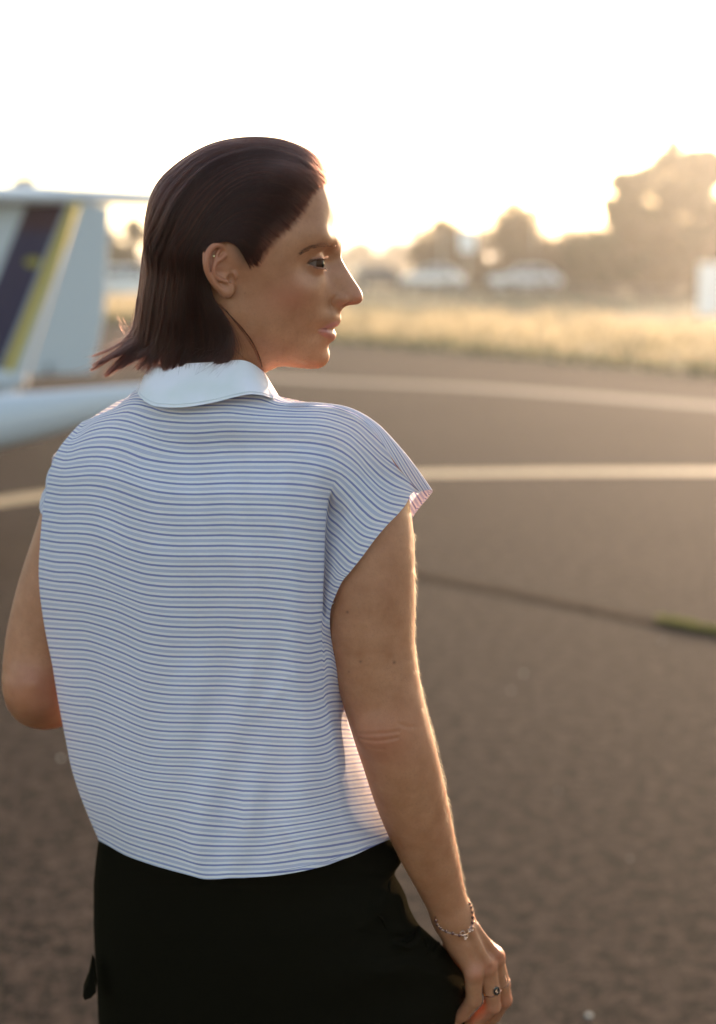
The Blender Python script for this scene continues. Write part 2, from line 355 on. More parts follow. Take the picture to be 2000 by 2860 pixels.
# parked cars: profile lofted across the width, wheels, panes
CARW, CARD = mat('white_car_paint', (.72, .72, .74), .25, .5), mat('dark_car_paint', (.06, .065, .08), .25, .5)
GLS, TYR, RIM, LMP, RED = mat('car_glass', (.03, .035, .04), .06, .8), mat('tyre', (.02, .02, .02), .8), mat('rim', (.5, .5, .52), .3, .5, .8), mat('headlamp', (.8, .8, .8), .1, .8), mat('tail_lamp', (.45, .03, .02), .2)
def car(px, Y, rz, paint, label, hatch=False):
    root = empty('parked_car', (*at(px, 735, Y)[:2], -.02), rz); tag(root, label, 'car', 'cars parked beyond the field')
    low = [(-2.1,.42),(-2.12,.70),(-1.95,.92),(-.95,.98),(1.0,.98),(1.95,.90),(2.08,.72),(2.1,.42),(2.0,.25),(-2.0,.25)] if not hatch else [(-1.9,.42),(-1.92,.80),(-1.85,1.0),(-.8,1.02),(1.1,1.0),(1.85,.88),(1.98,.7),(2.0,.42),(1.9,.25),(-1.85,.25)]
    m = MB(); m.loft([[(x * (1 - .04 * abs(y) ** 2), y, z) for x, z in low] for y in (-.86, -.80, 0, .80, .86)]); m.build('body', paint, root)
    top = [(-1.75,.95),(-1.15,1.36),(-.6,1.45),(.25,1.44),(.55,1.38),(1.3,.95)] if not hatch else [(-1.88,.98),(-1.7,1.35),(-1.2,1.48),(.2,1.47),(.55,1.40),(1.35,.97)]
    m = MB(); m.loft([[(x, y * (1 - .18 * (z - .95) / .5), z) for x, z in top] for y in (-.80, -.4, .4, .80)]); m.build('cabin', paint, root)
    for s in (1, -1):
        for x0, x1 in ((-1.25, -.15), (-.05, .95)):
            q = [(x0, .985), (x0 + .25 if x0 < -1 else x0, 1.36), (x1 if x1 < .5 else x1 - .45, 1.36), (x1, .985)]
            m = MB(); m.prism([(x, s * (.805 * (1 - .18 * (z - .95) / .5) + .004), z) for x, z in q], (0, s * .008, 0)); m.build('side_window', GLS, root)
        m = MB(); m.box((.85, s * .93, 1.0), (.14, .16, .11), bev=.03); m.build('mirror', paint, root)
        for x in (-1.3, 1.3):
            w = MB(); w.tube([(x, s * .68, .32), (x, s * .87, .32)], .32, 20); wo = w.build('wheel', TYR, root); w = MB(); w.tube([(x, s * .865, .32), (x, s * .885, .32)], .20, 14); w.build('rim', RIM, wo)
        m = MB(); m.box((2.03, s * .62, .72), (.10, .34, .14), bev=.03); m.build('headlight', LMP, root)
        m = MB(); m.box((-2.06 if not hatch else -1.88, s * .66, .76), (.06, .26, .14), bev=.02); m.build('tail_light', RED, root)
    f0, f1 = top[-1], top[-2]; m = MB(); m.prism([(f0[0] + .02, -.66, f0[1] + .04), (f0[0] + .02, .66, f0[1] + .04), (f1[0] + .05, .58, f1[1] - .03), (f1[0] + .05, -.58, f1[1] - .03)], (.012, 0, .012)); m.build('windscreen', GLS, root)
    f0, f1 = top[0], top[1]; m = MB(); m.prism([(f0[0] - .02, -.62, f0[1] + .05), (f0[0] - .02, .62, f0[1] + .05), (f1[0] - .04, .56, f1[1] - .04), (f1[0] - .04, -.56, f1[1] - .04)], (-.012, 0, .012)); m.build('rear_window', GLS, root)
    root.scale = (.88, .9, 1.0)
    return root
car(1212, 86, R(172), CARW, 'white car parked left of the dome shaped tree, by the sign')
car(1468, 79, R(188), CARW, 'white car parked in front of the dome shaped tree, to the right')
car(1062, 90, R(8), CARD, 'dark car parked just beyond her nose, with a glint on it', True)
car(350, 64, R(12), CARW, 'white car seen between the aircraft tail and her hair', True)
# sign on a post, a white cabinet, lamp poles
SGN = mat('sign_white', (.75, .77, .80), .5); POL = mat('pole_grey', (.35, .35, .36), .5, .5, .4)
def sign(px, Y, y0, y1, w, label):
    a, b = at(px, y0, Y), at(px, y1, Y); root = empty('sign', (a[0], Y, -.02)); tag(root, label, 'sign')
    m = MB(); m.box((0, 0, (a[2] + b[2]) / 2), (w / FPX * Y, .06, a[2] - b[2]), bev=.02); m.build('sign_panel', SGN, root)
    m = MB(); m.tube([(0, .05, 0), (0, .05, a[2] - .1)], .045, 8); m.build('post', POL, root)
sign(1306, 70, 640, 702, 44, 'white sign board on a post left of the dome shaped tree')
for i, (u, tp, Y) in enumerate(((1495, 600, 83), (1235, 655, 76))):
    a = at(u, tp, Y); root = empty('lamp_post', (a[0], Y, -.02)); tag(root, ['thin pale post rising beside the white car on the right', 'thin pale post behind the white car by the sign'][i], 'post', 'posts by the parked cars')
    m = MB(); m.tube([(0, 0, 0), (0, 0, a[2])], [.06, .04], 8); m.build('pole', POL, root); m = MB(); m.box((.18, 0, a[2]), (.42, .14, .07), bev=.02); m.build('lamp_head', POL, root)
p = at(1985, 735, 46); root = empty('utility_cabinet', (p[0], 46, -.02)); tag(root, 'white utility cabinet at the right edge beyond the dry grass', 'cabinet')
hc = at(1985, 738, 46)[2]; m = MB(); m.box((0, 0, hc / 2), (.62, .45, hc), bev=.02); m.build('casing', SGN, root); m = MB(); m.box((0, 0, hc + .03), (.70, .53, .06), bev=.02); m.build('lid', SGN, root)
m = MB(); m.box((0, -.232, hc / 2), (.5, .012, hc * .8), bev=.004); d_ = m.build('door', SGN, root); m = MB(); m.box((.18, -.245, hc / 2), (.03, .02, .14), bev=.004); m.build('handle', POL, d_)
# fence along the field
FEN = mat('fence_wood', (.16, .12, .09), .9)
A_, B_ = gp(1020, 838), gp(2150, 872); root = empty('fence', (A_[0], A_[1], -.02)); tag(root, 'low post and rail fence between the dry grass and the parked cars', 'fence'); dv = B_ - A_; L_ = np.linalg.norm(dv[:2]); nf = 16
for i in range(nf + 1):
    q = dv * i / nf; m = MB(); m.box((q[0], q[1], .45), (.12, .12, .9), bev=.015); m.build('post', FEN, root)
an = math.atan2(dv[1], dv[0])
for z in (.40, .72):
    m = MB(); m.box(tuple(dv[:2] / 2) + (z,), (L_, .04, .12), Matrix.Rotation(an, 3, 'Z')); m.build('rail', FEN, root)

# ---- parked glider with its T-tail towards us (faces left)
GY = 13.0; GSC = FPX / GY
WHT = mat('gel_coat_white', (.50, .505, .53), .3, .5); GREY = mat('control_gap', (.12, .12, .13), .6); TYR2 = TYR
gl = empty('glider', tuple(at(60 * 1.2453, 735, GY)[:2]) + (0,)); tag(gl, 'white glider tail with purple and yellow stripes on the fin and a T tailplane', 'glider')
def G(x, y, Y=GY): return at(x * 1.2453, y * 1.2456, Y) - np.array(gl.location)
FINM = mat('striped_fin', (.74, .75, .77), .5, .2); k = N(FINM)
xyz = k.n('ShaderNodeSeparateXYZ'); k.l(k.obj(), xyz.inputs[0])
g0, g1 = G(0, 455), G(100, 455); mpx = (g1[0] - g0[0]) / 100; z0 = G(0, 455)[2]; z1 = G(0, 555)[2]; mpz = (z0 - z1) / 100
xp = k.math('DIVIDE', k.math('SUBTRACT', xyz.outputs[0], float(g0[0])), float(mpx)); yp = k.math('ADD', k.math('DIVIDE', k.math('SUBTRACT', float(z0), xyz.outputs[2]), float(mpz)), 455.0)
s_ = k.math('ADD', xp, k.math('MULTIPLY', yp, .4375))
def band(v, a, b): return k.math('MULTIPLY', k.math('GREATER_THAN', v, a), k.math('LESS_THAN', v, b))
c0 = k.mix(k.ramp(yp, 505, 530), (.036, .007, .015), (.020, .016, .050))
c0 = k.mix(k.ramp(yp, 620, 760), c0, (.016, .015, .050))
em = k.math('LESS_THAN', k.math('ADD', k.math('POWER', k.math('DIVIDE', k.math('SUBTRACT', xp, 72.0), 19.0), 2.0), k.math('POWER', k.math('DIVIDE', k.math('SUBTRACT', yp, 588.0), 11.0), 2.0)), 1.0)
c0 = k.mix(em, c0, (.26, .215, .035))
c1 = k.mix(band(s_, 262, 352), (.46, .47, .49), c0); c1 = k.mix(band(s_, 352, 360), c1, (.36, .37, .39)); c1 = k.mix(band(s_, 360, 385), c1, (.40, .285, .012)); k.l(c1, k.b.inputs['Base Color'])
def slab(outline, th, te_thin, Y=GY):
    """upright surface: outline polygon in the picture, thickness th, thinner towards the last x"""
    m = MB(); xs = [p[0] for p in outline]; x0, x1 = min(xs), max(xs); a, b = [], []
    for x, y in outline:
        t = th / 2 * (1 - te_thin * (x - x0) / (x1 - x0)); p = G(x, y, Y); a.append(p + (0, -t, 0)); b.append(p + (0, t, 0))
    n_ = len(a); m.add(a + b, [tuple(range(n_)), tuple(range(2 * n_ - 1, n_ - 1, -1))] + [(j, j + n_, (j + 1) % n_ + n_, (j + 1) % n_) for j in range(n_)]); return m
slab([(-130,452),(176,455),(60,840),(-300,850)], .14, .5).build('fin', FINM, gl)
slab([(180,455),(246,462),(245,520),(240,600),(235,700),(222,770),(206,836),(64,841)], .07, .8).build('rudder', FINM, gl)
m = MB(); c = G(112, 828); m.box(c + (0, -.05, 0), (.02, .06, .10)); m.build('control_horn', GREY, gl)
# tailplane: thin section spanning to both sides of the fin, its near half towards the viewer
m = MB(); rings = []
for s, ch, zz in ((-1.35, .52, .03), (-.6, .60, .01), (0, .66, 0), (.6, .60, .0), (1.45, .50, -.02)):
    c = G(70, 441) ; rings.append([c + (s * .93 + x * ch * .35, s * .36 + x * ch * .93, zz + z * ch) for x, z in ((-.5, .01), (-.42, .09), (-.15, .13), (.2, .10), (.5, .012), (.2, -.06), (-.15, -.10), (-.42, -.07))])
m.loft(rings); m.build('tailplane', mat('tailplane_white', (.72, .71, .74), .35, .5), gl)
m = MB(); c = G(70, 438); m.ball(c, (.55, .10, .085), 18, 10); m.build('tail_fairing', WHT, gl)
m = MB(); rings = []
for x, y, r_ in ((60,850,.05),(0,852,.10),(-150,850,.13),(-500,835,.17),(-900,815,.25),(-1250,790,.36),(-1600,790,.38),(-1900,805,.30),(-2100,820,.12)):
    c = G(x, y); rings.append([c + (0, r_ * math.cos(a), r_ * 1.1 * math.sin(a)) for a in np.linspace(0, 2 * math.pi, 18, endpoint=False)])
m.loft(rings); m.build('fuselage', WHT, gl)
for x, r_ in ((20, .13), (-1350, .19)):
    c = G(x, 870); m = MB(); m.tube([(c[0], -.05, r_), (c[0], .05, r_)], r_, 18); w = m.build('wheel', TYR2, gl); m = MB(); z1_ = G(x, 850)[2]; m.box((c[0], 0, (r_ + z1_) / 2 + .03), (.14, .15, z1_ - r_ + .06), bev=.04); m.build('wheel_fairing', WHT, gl)
c = G(-1500, 760); m = MB(); m.ball(c, (.85, .28, .30), 20, 10); m.build('canopy', GLS, gl)

# ---- second glider: only its near wing reaches into view
g2 = empty('glider', (-6.5, 8.2, 0)); tag(g2, 'white glider wing reaching in low from the left edge behind her shoulder', 'glider')
o2 = np.array(g2.location); rings = []
for px, yt, yb, Y in ((-1700,1180,1540,6.9),(-500,1135,1385,7.1),(0,1108,1268,7.4),(380,1078,1160,7.9),(640,1066,1112,8.3),(700,1072,1090,8.4)):
    a, b = at(px, yt, Y), at(px, yb, Y); c = (a + b) / 2 - o2; h_ = (a[2] - b[2]) / 2; ch = h_ * 6.5
    rings.append([c + (.10 * (x + .2) * ch, (x + .12) * ch, z * h_) for x, z in ((-.12, 0), (-.11, .45), (-.07, .8), (0, 1), (.2, .95), (.5, .55), (.88, .0), (.5, -.30), (.2, -.62), (0, -.85), (-.07, -.75), (-.11, -.42))])
rings = [list(q) for q in spline(np.array([0, 1, 2, 3, 4, 4.4]), np.array(rings), np.linspace(0, 4.4, 30))]
m = MB(); m.loft(rings); m.build('wing', WHT, g2)
rc = np.array(rings[0]).mean(0); m = MB(); rr = []
for y, r_ in ((-2.2, .05), (-1.8, .22), (-.9, .36), (0, .38), (1.2, .28), (2.6, .15), (4.2, .11)): rr.append([(rc[0] - .1 + r_ * math.cos(a), rc[1] + y, rc[2] - .05 + r_ * 1.2 * math.sin(a)) for a in np.linspace(0, 2 * math.pi, 18, endpoint=False)])
m.loft(rr); m.build('fuselage', WHT, g2); m = MB(); m.ball((rc[0] - .1, rc[1] - 1.0, rc[2] + .22), (.27, .8, .28), 18, 10); m.build('canopy', GLS, g2)
m = MB(); m.tube([(rc[0] - .16, rc[1], .19), (rc[0] - .04, rc[1], .19)], .19, 18); m.build('wheel', TYR2, g2); m = MB(); m.box((rc[0] - .1, rc[1], (rc[2] + .05) / 2 + .05), (.16, .3, max(.1, rc[2] - .2)), bev=.04); m.build('wheel_fairing', WHT, g2)
# ================================================================== PERSON: body (one continuous figure)
# ---- implicit surfaces
def surface_nets(F, lo, h):
    S = F < 0
    nx, ny, nz = F.shape
    c = np.zeros((nx - 1, ny - 1, nz - 1), np.int8)
    for dx in (0, 1):
        for dy in (0, 1):
            for dz in (0, 1): c += S[dx:nx - 1 + dx, dy:ny - 1 + dy, dz:nz - 1 + dz]
    act = (c > 0) & (c < 8)
    idx = np.argwhere(act)
    cid = np.full(act.shape, -1, np.int32); cid[act] = np.arange(len(idx))
    acc = np.zeros((len(idx), 3)); cnt = np.zeros(len(idx))
    corners = [(a, b, d) for a in (0, 1) for b in (0, 1) for d in (0, 1)]
    vals = {q: F[idx[:, 0] + q[0], idx[:, 1] + q[1], idx[:, 2] + q[2]] for q in corners}
    for q in corners:
        for ax in range(3):
            if q[ax] == 0:
                r = list(q); r[ax] = 1; r = tuple(r)
                a, b = vals[q], vals[r]; m = (a < 0) != (b < 0)
                t = a[m] / (a[m] - b[m])
                e = np.tile(np.array(q, float), (m.sum(), 1)); e[:, ax] = t
                acc[m] += e; cnt[m] += 1
    V = np.asarray(lo) + h * (idx + acc / cnt[:, None])
    quads = []
    for ax in range(3):
        A = np.take(S, range(F.shape[ax] - 1), ax); B = np.take(S, range(1, F.shape[ax]), ax)
        e = np.argwhere(A != B)
        o1, o2 = [a for a in range(3) if a != ax]
        ok = (e[:, o1] > 0) & (e[:, o2] > 0) & (e[:, o1] < F.shape[o1] - 1) & (e[:, o2] < F.shape[o2] - 1)
        e = e[ok]
        def g(d1, d2):
            k = e.copy(); k[:, o1] -= d1; k[:, o2] -= d2; return cid[k[:, 0], k[:, 1], k[:, 2]]
        q = np.stack([g(1, 1), g(0, 1), g(0, 0), g(1, 0)], 1)
        flip = S[e[:, 0], e[:, 1], e[:, 2]]
        if ax == 1: flip = ~flip
        q[~flip] = q[~flip][:, ::-1]
        quads.append(q)
    Q = np.concatenate(quads)
    return V, Q[(Q >= 0).all(1)]
def mesh_sdf(f, lo, hi, h, B=7, slack=1.35):
    lo = np.asarray(lo, float); n = np.ceil((np.asarray(hi) - lo) / h / B).astype(int)
    cx = [lo[k] + (np.arange(n[k]) + .5) * B * h for k in range(3)]
    C = np.stack(np.meshgrid(*cx, indexing='ij'), -1).reshape(-1, 3)
    fc = f(C).reshape(n)
    F = np.repeat(np.repeat(np.repeat(np.where(fc < 0, -1., 1.).astype(np.float32), B, 0), B, 1), B, 2)
    near = np.argwhere(np.abs(fc) < B * h * .87 * slack)
    off = np.stack(np.meshgrid(*[np.arange(B)] * 3, indexing='ij'), -1).reshape(-1, 3)
    for k in range(0, len(near), 500):
        b = near[k:k + 500]
        I = (b[:, None, :] * B + off[None]).reshape(-1, 3)
        F[I[:, 0], I[:, 1], I[:, 2]] = f(lo + I * h)
    return surface_nets(F, lo, h)
def smin(a, b, k):
    h = np.clip(.5 + .5 * (b - a) / k, 0, 1); return b + (a - b) * h - k * h * (1 - h)
def smax(a, b, k): return -smin(-a, -b, k)
def capsule(P, a, b, ra, rb):
    a = np.asarray(a, float); b = np.asarray(b, float); d = b - a
    t = np.clip(((P - a) @ d) / (d @ d), 0, 1)
    return np.linalg.norm(P - a - t[:, None] * d, axis=1) - (ra + (rb - ra) * t)
def ellip(P, c, r, M=None):
    q = P - np.asarray(c, float)
    if M is not None: q = q @ M
    r = np.asarray(r, float); k0 = np.linalg.norm(q / r, axis=1); k1 = np.linalg.norm(q / (r * r), axis=1) + 1e-9
    return k0 * (k0 - 1) / k1
def tube_d(P, pts, rad):
    pts = np.asarray(pts, float); rad = np.broadcast_to(np.asarray(rad, float), (len(pts),))
    d = np.full(len(P), 1e3)
    for i in range(len(pts) - 1): d = np.minimum(d, capsule(P, pts[i], pts[i + 1], rad[i], rad[i + 1]))
    return d
def euler(rx, ry, rz): return np.array(Matrix.Rotation(R(rz), 3, 'Z') @ Matrix.Rotation(R(ry), 3, 'Y') @ Matrix.Rotation(R(rx), 3, 'X'))

# ---- head frame, millimetres: x = facing direction (photo right), y = towards the viewer, z = up; origin in the ear canal plane
HY = 1.50
HO = at(647, 786, HY)
def W2L(p): q = (np.asarray(p) - HO) * 1000; return np.stack([q[..., 0], -q[..., 1], q[..., 2]], -1)
def L2W(p): p = np.asarray(p, float) / 1000; return np.stack([p[..., 0], -p[..., 1], p[..., 2]], -1) + HO
def zf(u, v, y=0.0): return W2L(at(500 + np.asarray(u, float) * .34247, 450 + np.asarray(v, float) * .34239, HY - np.asarray(y, float) / 1000))   # face close-up
def zh(u, v, y=0.0): return W2L(at(200 + np.asarray(u, float) * .5604, 350 + np.asarray(v, float) * .5604, HY - np.asarray(y, float) / 1000))     # head close-up
def ze(u, v, y=75.0): return W2L(at(560 + np.asarray(u, float) * .09582, 640 + np.asarray(v, float) * .09582, HY - np.asarray(y, float) / 1000))   # ear close-up

prof_uv = [(1235,170),(1265,250),(1285,340),(1300,430),(1312,520),(1326,600),(1330,680),(1326,740),(1326,790),(1345,830),(1385,900),(1430,970),
    (1470,1030),(1493,1075),(1500,1110),(1490,1145),(1465,1164),(1420,1172),(1375,1178),(1345,1192),(1330,1215),(1319,1250),(1324,1282),(1320,1308),
    (1297,1335),(1268,1352),(1236,1367),(1258,1382),(1277,1410),(1277,1440),(1264,1462),(1240,1478),(1222,1497),(1217,1518),(1224,1545),(1229,1580),
    (1222,1620),(1200,1655),(1160,1683),(1120,1691),(1060,1686),(980,1672),(900,1662),(840,1664),(790,1684),(740,1707),(690,1732),(640,1775),(600,1830)]
prof = zf([p[0] for p in prof_uv], [p[1] for p in prof_uv])
back = zh([1200,1120,1030,900,780,680,590,520,470,425,400,385,390,420,450,460,450,420],
          [172,125,97,88,100,130,182,238,312,400,490,600,720,840,960,1080,1180,1290])
back[:, 0] += 3; back[:, 1] = 0
outline = np.concatenate([back[::-1], prof])           # from the nape over the crown to the throat
# lateral landmarks (x, y, z [, normal])
LM = [
 # forehead and temple
 (102.5,23,64),(94,42,62),(79,56,60),(62,65,60),(104.8,20,49),(99.5,35,47),(99.5,22,82),(89,42,84),(72,58,84),(91.5,22,102),(76,44,104),(55,62,100),
 # brow ridge and orbit
 (108.3,11,40,(.95,.25,.15)),(106,22,39,(.9,.35,.15)),(99,36,37),(88,48,33),(75,57,28),(66,60,18),(105,8,21,(.6,.8,0)),(96,15.5,17,(.7,.6,.1)),
 (94,31,31,(.85,.3,-.3)),(86,43,27.5,(.7,.7,-.1)),(79,46,17.5,(.6,.8,0)),(73,51.5,17),(91.5,32,8,(.9,.3,.2)),(80,44,9,(.8,.6,.1)),(96,20,6,(.7,.7,.1)),
 # nose
 (111,7.5,10,(.55,.83,.1)),(103,14.5,8,(.45,.88,.1)),(117,8,0,(.5,.85,.1)),(108,13.5,-2,(.35,.93,.1)),(99,20,-3,(.6,.75,.2)),
 (122.5,8,-9,(.5,.85,.15)),(116,12,-10,(.25,.96,.1)),(108,15,-12,(.1,.98,.1)),(126,8,-15,(.7,.7,.0)),(121,9.5,-18.5,(.3,.9,-.3)),
 (113,13.5,-18,(.15,.97,-.1)),(105,16.5,-18,(-.1,1,0)),(100.5,17.5,-20,(-.2,.9,-.3)),(119,6.5,-22.5,(.2,.5,-.85)),(111,11,-24.5,(.1,.6,-.8)),(105,13,-24,(.3,.6,-.7)),
 (98,21,-17,(.6,.8,.1)),
 # cheeks
 (93,30,-8),(84,45,-4),(69,58,0),(52,65.5,2),(32,68,2),(12,69,2),(93,27,-24),(85,38,-24),(68,52,-24),(48,60,-25),(28,64,-26),(8,65,-28),
 # mouth
 (106.5,8,-31,(.95,.3,.1)),(103,15,-33,(.8,.6,.1)),(107,5.5,-38,(.95,.25,-.1)),(102.5,13,-40,(.8,.6,0)),(95,20,-43.5,(.7,.7,0)),(90,27,-41,(.6,.8,0)),
 (87.5,25,-46.5,(.6,.8,0)),(101.5,8,-53,(.9,.35,-.1)),(97,15,-52,(.75,.65,-.1)),(91,21,-49.5,(.6,.75,-.1)),
 (95,12,-60.5,(.85,.5,-.1)),(88,22,-58,(.7,.7,-.1)),(80,33,-47),(64,46,-48),(44,55,-50),(26,58,-52),
 # chin and jaw
 (93,11,-71),(85,22,-70),(91,11,-80,(.6,.4,-.7)),(79,22,-80,(.4,.6,-.7)),(74,31,-70),(60,41,-66,(.2,.9,-.35)),(44,48,-62,(.1,.93,-.35)),(28,53,-58,(0,.95,-.3)),
 (62,22,-83,(0,.3,-.95)),(44,32,-78,(0,.6,-.8)),(30,41,-72,(.3,.8,-.5)),(10,57,-50,(0,1,-.1)),
 # cranium
 (40,73,40),(10,76,55),(-20,76,50),(-50,65,45),(-72,42,45),(10,75,20),(-20,73,15),(-45,62,12),(-68,38,12),(20,62,100),(-15,64,100),(-50,50,90),(-66,28,88),
 (22,36,123),(-15,38,121),(-45,28,108),(58,38,114),(40,55,105),(-40,55,-15),(-60,30,-20),(-10,62,-15),(36,72,75),(0,74,82),(-35,66,80),
 # neck
 (-8,52,-60,(0,1,0)),(-36,46,-55,(-.5,.85,0)),(-60,22,-70,(-.9,.4,0)),(12,44,-80,(.5,.85,0)),(24,22,-95,(.9,.4,0)),(-15,53,-95,(0,1,0)),(-50,38,-95,(-.6,.8,0)),
 (-10,55,-125,(.1,1,0)),(-48,46,-125,(-.5,.85,0)),(14,30,-120,(.8,.6,0)),
]
def rbf_head():
    P, Fv = [], []
    tg = np.gradient(outline, axis=0); nr = np.stack([-tg[:, 2], 0 * tg[:, 0], tg[:, 0]], 1); nr /= np.linalg.norm(nr, axis=1)[:, None]
    k0 = len(back)
    for i, (p, n) in enumerate(zip(outline, nr)):
        P.append(p); Fv.append(0.)
        e = 1.5 if k0 + 8 < i < len(outline) - 8 else 4.0
        P += [p + n * e, p - n * e]; Fv += [e, -e]
    for L in LM:
        p = np.array(L[:3], float)
        if len(L) > 3: n = np.array(L[3], float)
        else:
            c = np.array([np.clip(p[0], 0, 40), 0, np.clip(p[2], -50, 60)]); n = p - c
        n = n / np.linalg.norm(n); e = 1.6 if p[0] > 95 and p[2] < 25 else 3.5
        for s in (1, -1):
            q = p * (1, s, 1); m = n * (1, s, 1)
            P.append(q); Fv.append(0.)
            P.append(q + m * e); Fv.append(e); P.append(q - m * e); Fv.append(-e)
    P += [np.array(c, float) for c in ((20, 0, 40), (-20, 0, -100), (60, 0, -20), (0, 0, 80))]; Fv += [-60., -48., -40., -55.]
    P = np.array(P); Fv = np.array(Fv)
    D = np.linalg.norm(P[:, None] - P[None], axis=2)
    A = D**3 + np.eye(len(P)) * 40.0
    T = np.c_[np.ones(len(P)), P]
    M = np.block([[A, T], [T.T, np.zeros((4, 4))]])
    w = np.linalg.solve(M, np.r_[Fv, np.zeros(4)])
    return P, w
RP, RW = rbf_head()
RP2 = (RP**2).sum(1)
def f_rbf(p):
    out = np.empty(len(p))
    for i in range(0, len(p), 60000):
        q = p[i:i + 60000]
        d2 = np.maximum((q * q).sum(1)[:, None] + RP2[None] - 2 * q @ RP.T, 0)
        out[i:i + 60000] = (d2 * np.sqrt(d2)) @ RW[:len(RP)] + RW[len(RP)] + q @ RW[len(RP) + 1:]
    return out
EYE_C, EYE_R = np.array([80.0, 31.8, 17.2]), 12.2
# ear: curves given where the close-up shows them, y = how far they stand out
def ez(pts): return np.array([ze(u, v, y) for u, v, y in pts])
helix = path(ez([(905,1010,70),(850,820,72),(760,640,75),(640,500,78),(500,455,81),(330,540,84),(210,720,86),(165,930,87),(170,1150,86),(245,1350,83),(350,1520,80),(470,1660,77),(600,1770,75),(720,1850,74)]), 30)
antih = path(ez([(700,770,77),(580,870,79),(450,970,81),(390,1120,82),(410,1290,81),(520,1420,79),(680,1490,77),(790,1520,76)]), 20)
antih2 = path(ez([(560,590,78),(480,740,80),(430,900,81)]), 8)
crus = path(ez([(905,1010,70),(820,1120,71),(700,1140,71)]), 8)
lobe_c = ze(770, 1760, 72); trag_c = ze(985, 1330, 70); ear_c = ze(520, 1050, 74); concha_c = ze(690, 1270, 77); canal_c = ze(900, 1430, 70)
EM = euler(0, 0, 0)
def f_ear(p):
    q = p.copy()
    yy = 70 + (4 - q[:, 0]) * .50                       # tilted plane of the auricle
    a = np.stack([q[:, 0], (q[:, 1] - yy), q[:, 2]], 1)
    plate = ellip(a, (ear_c[0] + 1.0, 0, ear_c[2]), (14.5, 2.6, 24.5), euler(0, -14, 0))
    d = plate
    d = smin(d, tube_d(p, helix, np.interp(np.arange(30), [0, 5, 12, 20, 29], [2.2, 2.6, 3.0, 2.7, 3.0])), 1.6)
    d = smin(d, tube_d(p, antih, 2.2), 2.5)
    d = smin(d, tube_d(p, antih2, 1.5), 2.5)
    d = smin(d, tube_d(p, crus, 2.0), 2.5)
    d = smin(d, ellip(p, lobe_c, (7.2, 4.2, 8.5), euler(0, 20, 0)), 4)
    d = smax(d, -ellip(p, concha_c + (0, 3, 0), (7.5, 5.5, 5.5), euler(0, 20, 0)), 2.0)
    d = smin(d, ellip(p, trag_c, (3.2, 3.4, 5.2)), 2.0)
    d = smax(d, -ellip(p, canal_c + (-.5, 3, 0), (3.2, 6, 4.8), euler(0, 15, 0)), 1.5)
    return d
mouth_c = zf(1118, 1364, 25.5); mouth_c[1] = 25.5
seam = path(np.array([mouth_c + (1.0, 1.5, -.3), (91.5, 21.8, -45.9), (96.3, 14, -45.2), (98.6, 7, -45.6), (98.6, 0, -46.2)]), 14)
alar = path(np.array([(106, 17.5, -13.5), (101.5, 18.5, -15.5), (99.0, 18.2, -19.5), (101.0, 15.5, -24.0)]), 10)
def f_head(p):
    d = f_rbf(p)
    q = p * (1, 1, 1); q[:, 1] = np.abs(q[:, 1])
    m = (q[:, 0] > 60) & (np.abs(d) < 14)
    if m.any():
        z = q[m]; e = d[m]
        # eye: socket hollow, lids as a shell round the ball, almond opening
        r = z - EYE_C; rn = np.linalg.norm(r, axis=1)
        e = smax(e, -(rn - EYE_R - .2), 1.0)
        az = np.degrees(np.arctan2(r[:, 1] * .94 - r[:, 0] * .34, r[:, 0] * .94 + r[:, 1] * .34))     # + = towards the temple
        el = np.degrees(np.arcsin(np.clip(r[:, 2] / (rn + 1e-6), -1, 1)))
        s = np.clip(np.where(az > 0, az / 86., az / 56.), -1, 1)
        up = 18 * (1 - np.abs(s)**2.3) - 1.0 + 3 * s
        dn = -14 * (1 - np.abs(s)**2.4) - 1.0 + 3 * s
        inside = np.minimum(up - el, el - dn) * EYE_R * np.pi / 180
        lid = smax(np.abs(rn - EYE_R - 1.1) - .95, -r[:, 0] - 3, 2.0)
        e = smin(e, lid, 3.2)
        e = smax(e, np.minimum(inside, EYE_R + 5 - rn) * .9, .5)
        crease = np.abs(el - (up + 13)) * .2
        e += .5 * np.exp(-(crease / .7)**2) * np.exp(-((rn - EYE_R - 2) / 3)**2) * np.clip((88 - np.abs(az)) / 20, 0, 1)
        e = smin(e, limb(z, [((85.5, 25.0, -46.8), 1.0), ((92.5, 19, -49.6), 3.1), ((97.2, 9.2, -51.8), 4.7), ((98.4, 0, -52.4), 4.8)], 9), 1.6)
        e = smin(e, limb(z, [((85.5, 25.0, -45.6), .9), ((93.5, 19, -43.6), 2.3), ((100.8, 9.5, -41.3), 3.0), ((103.0, 0, -41.6), 3.2)], 9), 1.6)
        # mouth seam, nose wing crease, nostril
        e = smax(e, -(tube_d(z, seam, np.linspace(.5, 1.2, 14))), 1.0)
        e = smin(e, ellip(z, (108.5, 12.4, -16.3), (7.0, 4.2, 4.6), euler(0, 16, 0)), 3.0)
        e = smax(e, -(tube_d(z, alar, .6)), 2.0)
        e = smax(e, -ellip(z, (115.5, 8.6, -24.0), (7.0, 4.4, 5.2), euler(0, 14, 0)), 1.0)
        d = d.copy(); d[m] = e
    m = (p[:, 0] > -45) & (p[:, 0] < 14) & (np.abs(p[:, 1]) > 50) & (p[:, 2] > -30) & (p[:, 2] < 48)
    if m.any():
        z = p[m].copy(); z[:, 1] = np.abs(z[:, 1])
        d = d.copy(); d[m] = smin(d[m], f_ear(z), 2.2)
    return d

